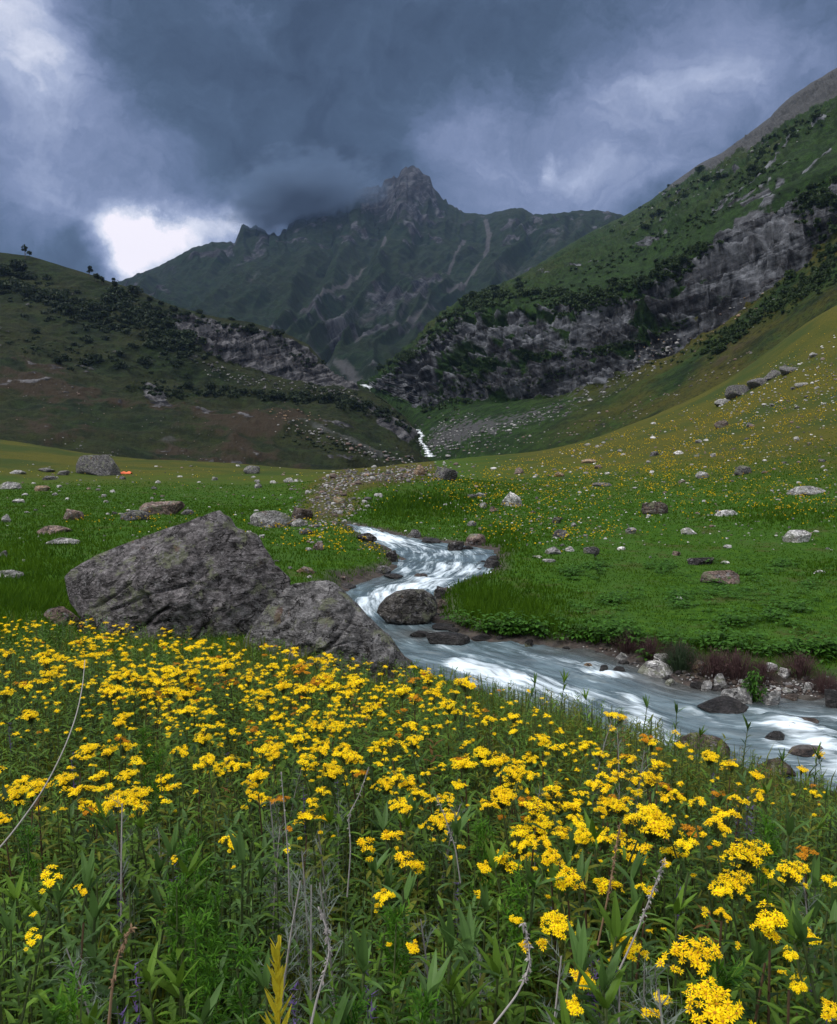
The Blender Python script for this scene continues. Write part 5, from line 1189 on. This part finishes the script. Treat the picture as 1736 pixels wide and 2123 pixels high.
heapV, heapF, heapM, heapC, hb = [], [], [], [], 0
def heap(arr, mat3, loc, m):
    global hb
    V, F, M, C = arr; heapV.append(V @ mat3.T + loc); heapF.append(F + hb); heapM.append(np.full(len(F), m) if not hasattr(m, '__len__') else m); heapC.append(C); hb += len(V)
def rotz(a, s=1., sz=None):
    c, q = math.cos(a), math.sin(a); return np.array([[c * s, -q * s, 0], [q * s, c * s, 0], [0, 0, sz if sz else s]])
for i, (key, p, h, w, spec, u, v) in enumerate(rec):
    k = i % 10
    if spec and k == 0: k = 1
    if spec and w > .085: k = 10 + i % 2
    ang = r.uniform(0, 6.28); s = h / HU
    base = p - np.array([0, 0, h])
    if spec and i < NTHING: ang = 0.
    if i < NTHING:
        sm, fm, hm, small, bend = PLANTS[k]
        o = bpy.data.objects.new('wildflower', None); COL.objects.link(o); o.empty_display_size = .05
        bx, by = bend[0] * s, bend[1] * s; off = np.array([math.cos(ang) * bx - math.sin(ang) * by, math.sin(ang) * bx + math.cos(ang) * by, 0])
        o.location = base - off + np.array([0, 0, -.02]); o.rotation_euler = (0, 0, ang); o.scale = (s, s, s)
        link('stem', sm, o); link('foliage', fm, o)
        hd = link('flower_head', hm, o); hd.location = (bend[0], bend[1], HU + .02); q = w / s; hd.scale = (q, q, q * (.95 if spec else .9)); hd.rotation_euler = (.26 if spec else r.uniform(-.1, .25), 0, 0)
        link_n = int(r.integers(0, 3)) if w < .11 else int(r.integers(0, 2))
        for j in range(link_n if not spec or w > .05 else 0):
            t = r.uniform(0, 6.28); h2 = link('flower_head', small, o); qq = q * r.uniform(.4, .7); e = q * r.uniform(.6, .95)
            h2.location = (bend[0] + math.cos(t) * e, bend[1] + math.sin(t) * e, HU - r.uniform(.02, .09)); h2.scale = (qq, qq, qq)
        lab = SPECIAL.get((int(u), int(v)))
        if lab is None:
            lab, grp = (('yellow wildflower with its flat flower head among the crowded left end of the bank', 'wildflowers at the left end of the bank') if u < 420 else ('yellow wildflower in the crowded patch below the second boulder', 'wildflowers below the boulders') if u < 930 else
                        ('yellow wildflower on the thinly flowered right half of the bank', 'wildflowers on the right half of the bank')) if v < 1660 else (('yellow wildflower low on the left half of the bank among dark leaves', 'wildflowers low on the left') if u < 950 else ('yellow wildflower low on the right half of the bank near the big clusters', 'wildflowers low on the right'))
            tag(o, lab, 'wildflower', grp)
        else: tag(o, lab, 'wildflower', 'large wildflowers at the front')
    else:
        kk = i % 6
        heap(LODH[kk], rotz(ang, w), p + np.array([0, 0, .015]), 1 if i % 17 == 0 else 0)
        for j in range(int(r.integers(0, 3))):
            t = r.uniform(0, 6.28); heap(LODH[(kk + j) % 6], rotz(t, w * .6), p + np.array([math.cos(t) * w * .8, math.sin(t) * w * .8, -r.uniform(0, .06)]), 1 if i % 23 == 0 else 0)
        heap(LODF[kk], rotz(ang, s), base, 2)
for i in range(260):   # the same bank goes on outside the view
    y_ = r.uniform(1.6, 8); u_ = r.uniform(-800, -80) if i % 2 else r.uniform(1800, 2500); x_ = (u_ - CU) / FPX * y_
    if stream_sd([x_], [y_])[0] < 1.2: continue
    z_ = ground_z([x_], [y_])[0]; h = r.uniform(.42, .62)
    heap(LODH[i % 6], rotz(r.uniform(0, 6.28), r.uniform(.06, .11)), np.array([x_, y_, z_ + h]), 0); heap(LODF[i % 6], rotz(r.uniform(0, 6.28), h / HU), np.array([x_, y_, z_]), 2)
V = np.concatenate(heapV); F = np.concatenate(heapF)
tag(link('wildflowers', make_mesh('wildflowers', V, F, [M_PET, M_PETO, M_LEAF], np.concatenate(heapM), False, {'tint': ('FLOAT', np.concatenate(heapC))})), 'dense yellow wildflowers along the crest of the bank', 'wildflowers', kind='stuff')
# ------------------------------------------------------------------ leafy growth between the flowers
heapV, heapF, heapM, heapC, hb = [], [], [], [], 0
LF = []
for k in range(12):
    rs = np.random.default_rng(700 + k); H = .5
    a = foliage(rs, H, 26, (.09, .11, .08, .10)[k % 4], (.017, .022, .014, .025)[k % 4], .7, (.5, .8, .6, .9)[k % 4], 3, 0, .04, 1.0, (rs.normal() * .06, rs.normal() * .06))
    tube(a, [(0, 0, 0), (0, 0, H * .5), (0, 0, H)], .004, .002, 3, 1, .5); LF.append(a.arr())
yy = np.concatenate([r.uniform(.85, 3.4, 1000), r.uniform(2.6, 11, 2700)]); uu = r.uniform(-240, 1980, len(yy)); yo = r.uniform(.9, 9, 1500); uo = np.where(r.uniform(size=1500) < .5, r.uniform(-900, -240, 1500), r.uniform(1980, 2700, 1500)); yy = np.concatenate([yy, yo]); uu = np.concatenate([uu, uo]); xx = (uu - CU) / FPX * yy
sdq = stream_sd(xx, yy); zz = ground_z(xx, yy, sdq); pu, pv = proj(np.stack([xx, yy, zz + .5], -1)); n1_ = fbm(np.stack([xx, yy, xx * 0], -1) * .8, 3); n2_ = fbm(np.stack([xx, yy, xx * 0], -1) * .5 + 30, 3)
lim = np.interp(xx, [-8, -2, 0, 1, 3, 6], [11, 11, 11.2, 11.5, 10, 8])
sil = np.interp(pu, *np.array(SIL).T)
for k in range(len(yy)):
    if sdq[k] < .25 or yy[k] > lim[k]: continue
    kk = int(r.integers(12)); hgt = r.uniform(.5, 1.0) * (1.0 + .35 * n1_[k])
    if yy[k] > 4.5:   # keep the tops of the far plants below the skyline of the bank
        top = proj(np.array([xx[k], yy[k], zz[k] + .5 * hgt]))[1]
        if top < sil[k] - 14: hgt *= max(.35, 1 - (sil[k] - 14 - top) / FPX * yy[k] / .5)
    t = n2_[k] + .25 * r.normal(); bias = .5 * blob(pu[k], pv[k], 1300, 1600, 350, 130) + .3 * blob(pu[k], pv[k], 500, 1560, 300, 80)
    mi = 3 if t + bias > .62 and r.uniform() < .5 else (2 if t + bias > .24 else (1 if t < -.32 else 0))
    M = LF[kk][2]
    heap(LF[kk], rotz(r.uniform(0, 6.28), hgt * r.uniform(.9, 1.25), hgt), np.array([xx[k], yy[k], zz[k] - .02]), np.where(M == 1, 4, mi))
V = np.concatenate(heapV); F = np.concatenate(heapF)
tag(link('foliage', make_mesh('foliage', V, F, [M_LEAF, M_LEAFB, M_LEAFY, M_LEAFR, M_STEM], np.concatenate(heapM), False, {'tint': ('FLOAT', np.concatenate(heapC))})), 'dense green leafy growth filling the flower bank', 'foliage', kind='stuff')
# thin grass between the plants
n = 13000; yy = np.exp(r.uniform(math.log(1.0), math.log(11), n)); uu = r.uniform(-200, 1940, n); xx = (uu - CU) / FPX * yy; sdq = stream_sd(xx, yy); kp = (sdq > .2) & (yy < np.interp(xx, [-8, -2, 0, 1, 3, 6], [11, 11, 11.2, 11.5, 10, 8])); xx, yy = xx[kp], yy[kp]; n = len(xx)
zz = ground_z(xx, yy); h = r.uniform(.12, .42, n); a = r.uniform(0, 6.28, n); w = r.uniform(.0018, .0036, n) * np.maximum(1, yy / 3); lx, ly = r.normal(size=n) * .22 * h, r.normal(size=n) * .22 * h
b0 = np.stack([xx, yy, zz - .02], -1); sdv = np.stack([np.cos(a) * w, np.sin(a) * w, 0 * a], -1); mid = b0 + np.stack([lx * .35, ly * .35, h * .6], -1)
V = np.stack([b0 - sdv, b0 + sdv, mid + sdv * .8, mid - sdv * .8, b0 + np.stack([lx, ly, h], -1)], 1).reshape(-1, 3)
F = (np.arange(n)[:, None, None] * 5 + np.array([(0, 1, 2), (0, 2, 3), (3, 2, 4)])[None]).reshape(-1, 3)
tag(link('grass', make_mesh('grass', V, F, [M_LEAFY], None, False, {'tint': ('FLOAT', np.repeat(r.uniform(0, .8, n), 5))})), 'thin grass blades between the flowers of the bank', 'grass', kind='stuff')
# ------------------------------------------------------------------ leafy plants one can pick out
def stand(u, v, h):
    p = hit([u], [v], [h], .5, 14)[0]; return p - np.array([0, 0, h])
def thing(name, label, cat, loc, rz=0., s=1., group=None):
    o = bpy.data.objects.new(name, None); COL.objects.link(o); o.location = loc; o.rotation_euler = (0, 0, rz); o.scale = (s, s, s); o.empty_display_size = .05; return tag(o, label, cat, group)
LP = []
for k in range(6):
    rs = np.random.default_rng(800 + k); bend = (rs.normal() * .06, rs.normal() * .06)
    f = foliage(rs, .55, 26, .13, (.021, .027, .018)[k % 3], 1.0, .8, 5, 0, .1, 1.0, bend)
    for j in range(4): leaf(f, (bend[0], bend[1], .54), (rs.normal() * .4, rs.normal() * .4, 1), .10, .02, .3, 4, 0, .7)
    LP.append((stem_mesh(rs, .55, bend, .005).mesh('stem', [M_STEM]), f.mesh('foliage', [(M_LEAFB, M_LEAF, M_LEAFB)[k % 3]])))
lu = np.concatenate([r.uniform(-20, 1750, 45), r.uniform(-20, 1750, 45)]); lv = np.concatenate([r.uniform(1880, 2200, 45), r.uniform(1650, 1900, 45)])
for k in range(len(lu)):
    h = r.uniform(.42, .58); b = stand(lu[k], lv[k], h)
    if np.isnan(b[0]): continue
    lab, grp = (('leafy flowerless plant with lance-shaped leaves at the bottom of the bank', 'leafy plants at the bottom of the bank') if lv[k] > 1880 else ('leafy flowerless plant with lance-shaped leaves halfway up the bank', 'leafy plants halfway up the bank'))
    o = thing('leafy_plant', lab, 'plant', b, r.uniform(0, 6.28), h / .55, grp); a = LP[k % 6]; link('stem', a[0], o); link('foliage', a[1], o)
# tall leafy tips against the water
for k, (u, v, h) in enumerate(((1112, 1413, .62), (1160, 1412, .66), (1085, 1440, .5), (965, 1415, .5), (1225, 1445, .5), (1400, 1478, .56), (1540, 1505, .6), (1690, 1560, .62), (1330, 1470, .5), (1625, 1575, .5), (1450, 1530, .5))):
    p = P3(u, v, 5.6 if u < 1300 else 4.9); gzz = ground_z([p[0]], [p[1]])[0]; H = max(.3, p[2] - gzz)
    o = thing('leafy_plant', 'slim leafy shoot rising above the bank against the water', 'plant', (p[0], p[1], gzz), r.uniform(0, 6.28), 1, 'shoots against the water'); a = LP[k % 6]
    o.scale = (.75, .75, H / .55); link('stem', a[0], o); link('foliage', a[1], o)
# silvery feathery wormwood
def wormwood(seed, H=.55):
    rs = np.random.default_rng(seed); st = MB(); fo = MB()
    bend = np.array([rs.normal() * .08, rs.normal() * .08, 0]); pts = [bend * f * f + np.array([0, 0, H * f]) for f in np.linspace(0, 1, 7)]
    tube(st, pts, .004, .0018, 4, 0, .8)
    for k in range(46):
        f = rs.uniform(.12, 1); o = bend * f * f + np.array([0, 0, H * f]); a = rs.uniform(0, 6.28); d = nrm((math.cos(a), math.sin(a), .9)); L = rs.uniform(.04, .11) * (1.2 - .7 * f)
        for j in range(6):
            q = (j + 1) / 6; s = nrm(np.cross(d, rs.normal(size=3))); leaf(fo, o + d * L * q, d + s * .9, .026, .004, .2, 1, 0, float(rs.uniform(.2, 1)))
        leaf(fo, o, d, L, .004, .2, 2, 0, .7)
    return st.mesh('stem', [M_DRY]), fo.mesh('foliage', [M_SILV])
WW = [wormwood(900 + k) for k in range(4)]
for k, (u, v) in enumerate([(590, 1590), (602, 1640), (575, 1660), (560, 1720), (700, 1640), (680, 1690), (640, 1760), (620, 1800), (905, 1660), (1375, 1960), (1340, 1990), (1420, 2060), (1290, 2080), (1130, 2040), (1000, 1990), (905, 1900), (220, 1960), (240, 1700), (330, 1730), (1700, 1830), (1320, 1540), (1230, 1500), (1290, 1510), (700, 1830), (640, 1880), (560, 1870), (1110, 1640)]):
    h = r.uniform(.48, .64); b = stand(u, v, h)
    if np.isnan(b[0]): continue
    lab, grp = ('silvery feathery plant in the grey patch below the middle of the bank', 'silvery plants in the middle') if 540 < u < 720 else (('silvery feathery plant among the big flower clusters', 'silvery plants on the right') if u > 850 else ('silvery feathery plant on the left half of the bank', 'silvery plants on the left'))
    o = thing('wormwood', lab, 'plant', b, r.uniform(0, 6.28), h / .55, grp); link('stem', WW[k % 4][0], o); link('foliage', WW[k % 4][1], o)
# feathery bright green plants
M_FEATH = leaf_mat('feathery_leaf', (.010, .045, .004), (.085, .22, .014), .35, .15, .6, 14.)
FE = []
for k in range(3):
    rs = np.random.default_rng(980 + k); st, fo = MB(), MB(); tube(st, [(0, 0, 0), (.01, 0, .3), (0, .02, .6)], .004, .002, 4)
    for j in range(60):
        f = rs.uniform(.08, 1); a = rs.uniform(0, 6.28); d = nrm((math.cos(a), math.sin(a), .7 + .7 * f)); L = rs.uniform(.07, .14) * (1.25 - .7 * f); o_ = np.array([0, 0, .6 * f])
        leaf(fo, o_, d, L, .006, .3, 3, 0, .5)
        for q in range(8): s_2 = nrm(np.cross(d, rs.normal(size=3))); leaf(fo, o_ + d * L * (q + 1) / 8.5, d * .8 + s_2, .034 * (1.1 - .08 * q), .006, .3, 2, 0, float(rs.uniform(0, 1)))
    FE.append((st.mesh('stem', [M_STEM]), fo.mesh('foliage', [M_FEATH])))
for k, (u, v) in enumerate([(395, 1740), (420, 1800), (450, 1850), (410, 1900), (440, 1960), (370, 1830), (330, 1560), (300, 1520), (500, 1960), (730, 2080), (880, 2080), (1080, 1830), (1500, 2000), (1000, 1720), (1590, 1700), (60, 1720), (820, 1900), (150, 2050)]):
    h = r.uniform(.5, .6); b = stand(u, v, h)
    if np.isnan(b[0]): continue
    lab, grp = ('feathery bright green plant in the dark green patch left of the middle', 'feathery plants in the dark green patch') if 290 < u < 510 else ('feathery bright green plant standing alone among the flowers', 'lone feathery plants')
    o = thing('feathery_plant', lab, 'plant', b, r.uniform(0, 6.28), h / .6, grp); link('stem', FE[k % 3][0], o); link('foliage', FE[k % 3][1], o)
# purple spikes
def spike(seed):
    rs = np.random.default_rng(seed); st, fl = MB(), MB(); H = .45; tube(st, [(0, 0, 0), (.01, 0, H * .5), (0, .01, H)], .003, .0015, 4)
    tube(fl, [(.005, .002, H * .6), (0, .01, H * 1.01)], .002, .001, 4)
    for k in range(34):
        f = rs.uniform(.62, 1); a = rs.uniform(0, 6.28); o = np.array([0, 0, H * f]); leaf(fl, o, (math.cos(a), math.sin(a), .6), .018, .010, .3, 1, 0, float(rs.uniform(0, 1)))
    for k in range(8):
        a = rs.uniform(0, 6.28); leaf(st, (0, 0, H * rs.uniform(.1, .6)), (math.cos(a), math.sin(a), .5), .08, .012, .5, 2, 1, .5)
    return st.mesh('stem', [M_STEM, M_LEAF]), fl.mesh('flower_spike', [M_PURP])
SPK = [spike(950 + k) for k in range(3)]
for k, (u, v) in enumerate([(245, 1810), (280, 2000), (255, 2090), (360, 1780), (395, 1450), (470, 1560), (520, 1610), (560, 1575), (630, 1630), (760, 1990), (770, 2060), (610, 2040), (1222, 1985), (1236, 1995), (1232, 2020), (1250, 2080), (1550, 1655), (1560, 1670), (1530, 1665), (1690, 1935), (1720, 2085), (1480, 1605), (950, 1830), (1145, 1880), (150, 1560), (20, 1500), (700, 1600), (1410, 1840), (345, 1860), (1280, 1900)]):
    h = r.uniform(.4, .52); b = stand(u, v, h)
    if np.isnan(b[0]): continue
    lab, grp = (('small purple flower spike on the left half of the bank', 'purple spikes on the left') if u < 850 else ('small purple flower spike on the right half of the bank', 'purple spikes on the right'))
    o = thing('purple_flower', lab, 'wildflower', b, r.uniform(0, 6.28), h / .45, grp); link('stem', SPK[k % 3][0], o); link('flower_spike', SPK[k % 3][1], o)
# dry stalks
def dry_stalk(px, label, mat, rad, seeds, seed):
    """px: photo positions with distance along the stalk, foot first"""
    rs = np.random.default_rng(seed); a = np.array(px, float); t = np.linspace(0, len(a) - 1, 26)
    W_ = P3(np.interp(t, range(len(a)), a[:, 0]), np.interp(t, range(len(a)), a[:, 1]), np.interp(t, range(len(a)), a[:, 2]))
    for _ in range(3): W_[1:-1] = .25 * W_[:-2] + .5 * W_[1:-1] + .25 * W_[2:]
    o = thing('dry_stalk', label, 'dry stalk', W_[0]); L = W_ - W_[0]; mb = MB(); tube(mb, list(L), rad, rad * .45, 5, 0, .9); link('stem', mb.mesh('stem', [mat], True), o)
    if seeds:
        sb = MB()
        for k in range(seeds):
            q = L[int(rs.integers(9, 26))]; d = nrm(rs.normal(size=3)); n_ = nrm(np.cross(d, rs.normal(size=3))); z = rs.uniform(.003, .007)
            leaf(sb, q, d, z * 1.6, z * .8, .8, 2, 0, float(rs.uniform(.1, 1)))
        link('seed_heads', sb.mesh('seed_heads', [mat]), o)
dry_stalk([(-30, 1790, 2.3), (20, 1735, 2.35), (90, 1640, 2.45), (135, 1550, 2.55), (160, 1480, 2.65), (172, 1420, 2.75), (176, 1368, 2.85)], 'long bare grey stalk leaning across the left side of the bank', M_DRY, .003, 0, 1)
dry_stalk([(640, 2150, 1.25), (655, 2080, 1.26), (672, 2020, 1.27), (684, 1975, 1.28), (676, 1920, 1.29), (660, 1880, 1.3)], 'pale bent dry stalk with withered seed heads at the bottom in the middle', M_DRY, .0024, 80, 2)
dry_stalk([(1240, 1960, 1.7), (1255, 1890, 1.7), (1268, 1820, 1.7), (1278, 1760, 1.7), (1285, 1712, 1.7)], 'brown dry stalk with a thick clotted tip left of the big clusters', M_DRYB, .0026, 90, 3)
dry_stalk([(1285, 2010, 1.5), (1320, 1935, 1.5), (1345, 1870, 1.5), (1365, 1820, 1.5), (1378, 1785, 1.5)], 'grey seeded stalk slanting above the broad domed cluster', M_DRY, .002, 90, 4)
dry_stalk([(1020, 2130, 1.25), (1075, 2060, 1.27), (1100, 2000, 1.28), (1095, 1950, 1.3), (1085, 1915, 1.3)], 'grey drooping stalk with purple-grey seeds right of the middle', M_DRY, .002, 90, 5)
dry_stalk([(225, 2130, 1.3), (232, 2050, 1.3), (245, 1980, 1.3), (272, 1925, 1.3)], 'dark dry stalk with curled seed heads low on the left', M_DRYB, .003, 60, 6)
dry_stalk([(600, 1870, 1.9), (598, 1780, 1.9), (590, 1680, 1.9), (583, 1600, 1.9)], 'thin upright grey stalk in the grey patch of the middle', M_DRY, .0022, 24, 7)
dry_stalk([(720, 1860, 1.95), (728, 1760, 1.95), (722, 1690, 1.95), (745, 1650, 1.95), (765, 1590, 1.95)], 'thin forked grey stalk right of the grey patch', M_DRY, .002, 40, 8)
dry_stalk([(955, 1830, 2.0), (945, 1760, 2.0), (925, 1700, 2.0), (905, 1650, 2.0)], 'thin grey stalk leaning left above the slanting yellow cluster', M_DRY, .002, 30, 9)
# the yellow-green shoot at the bottom
rs = np.random.default_rng(5); b = P3(577, 2160, 1.2); H = .18
o = thing('yellow_shoot', 'yellow-green shoot with narrow upright leaves at the bottom edge', 'plant', b); st = MB(); tube(st, [(0, 0, -.25), (0, 0, 0), (.004, 0, H)], .005, .002, 5, 0, .9); link('stem', st.mesh('stem', [M_LIME]), o)
fo = MB()
for k in range(26):
    f = k / 26; a = k * 2.4; leaf(fo, (0, 0, H * f - .02), (math.cos(a), math.sin(a), 1.1 + f), .052 * (1.15 - .6 * f), .0105, -.25, 4, 0, float(rs.uniform(.3, 1)))
link('foliage', fo.mesh('foliage', [M_LIME]), o)
# ------------------------------------------------------------------ the cloud that swallows the left shoulder of the peak
def cloud_bank(u, v, y, ru, rv, ry, dens, seed):
    c = P3(u, v, y); V, F = ico(4)
    o = link('peak_cloud', make_mesh('peak_cloud', V, F, [M_CLOUD])); o.location = c; o.scale = (ru * y / FPX, ry, rv * y / FPX); return o
M_CLOUD = bpy.data.materials.new('cloud_vapour'); M_CLOUD.use_nodes = True; N = NT(M_CLOUD.node_tree)
oc = N.n('ShaderNodeTexCoord').outputs['Object']; ln = N.n('ShaderNodeVectorMath', {0: oc}, operation='LENGTH').outputs['Value']
nz_ = N.noise(oc, 3.2, 8, .68)
d_ = N.math('MULTIPLY', N.ss(.95, .05, N.math('ADD', ln, N.math('MULTIPLY', N.math('SUBTRACT', nz_, .5), 2.3))), .026)
N.n('ShaderNodeOutputMaterial', {'Volume': N.n('ShaderNodeVolumePrincipled', {'Color': (.185, .265, .40, 1), 'Density': d_}).outputs[0]})  # dark scatter colour stands in for the shade of higher clouds
o = cloud_bank(624, 408, 1960, 195, 84, 240, .02, 1)
o.rotation_euler = (0, R(-10), 0)
tag(o, 'low grey cloud wrapped round the left shoulder of the far peak', 'cloud', kind='stuff')
# ------------------------------------------------------------------ air between here and the far mountain
def boxmesh(name, lo, hi, mats):
    V = np.array([(x, y, z) for x in (lo[0], hi[0]) for y in (lo[1], hi[1]) for z in (lo[2], hi[2])], float)
    F = np.array([(0, 1, 3, 2), (4, 6, 7, 5), (0, 4, 5, 1), (2, 3, 7, 6), (0, 2, 6, 4), (1, 5, 7, 3)]); return make_mesh(name, V, F, mats, smooth=False)
lo = np.full(3, 1e9); hi = -lo
for o in SC.objects:
    if o.type == 'MESH' and o.get('kind') == 'structure':
        c = np.empty(len(o.data.vertices) * 3, np.float32); o.data.vertices.foreach_get('co', c); c = c.reshape(-1, 3); lo = np.minimum(lo, c.min(0)); hi = np.maximum(hi, c.max(0))
m = bpy.data.materials.new('haze_air'); m.use_nodes = True; N = NT(m.node_tree)
pv = N.n('ShaderNodeVolumePrincipled', {'Color': (.34, .52, .92, 1), 'Density': .000055, 'Anisotropy': 0.0})
N.n('ShaderNodeOutputMaterial', {'Volume': pv.outputs[0]})
tag(link('haze', boxmesh('haze', (lo[0] - 30, -30, lo[2] - 1), (hi[0] + 30, hi[1] + 30, hi[2] + 30), [m])), 'thin blue haze in the valley air', 'haze', kind='stuff')
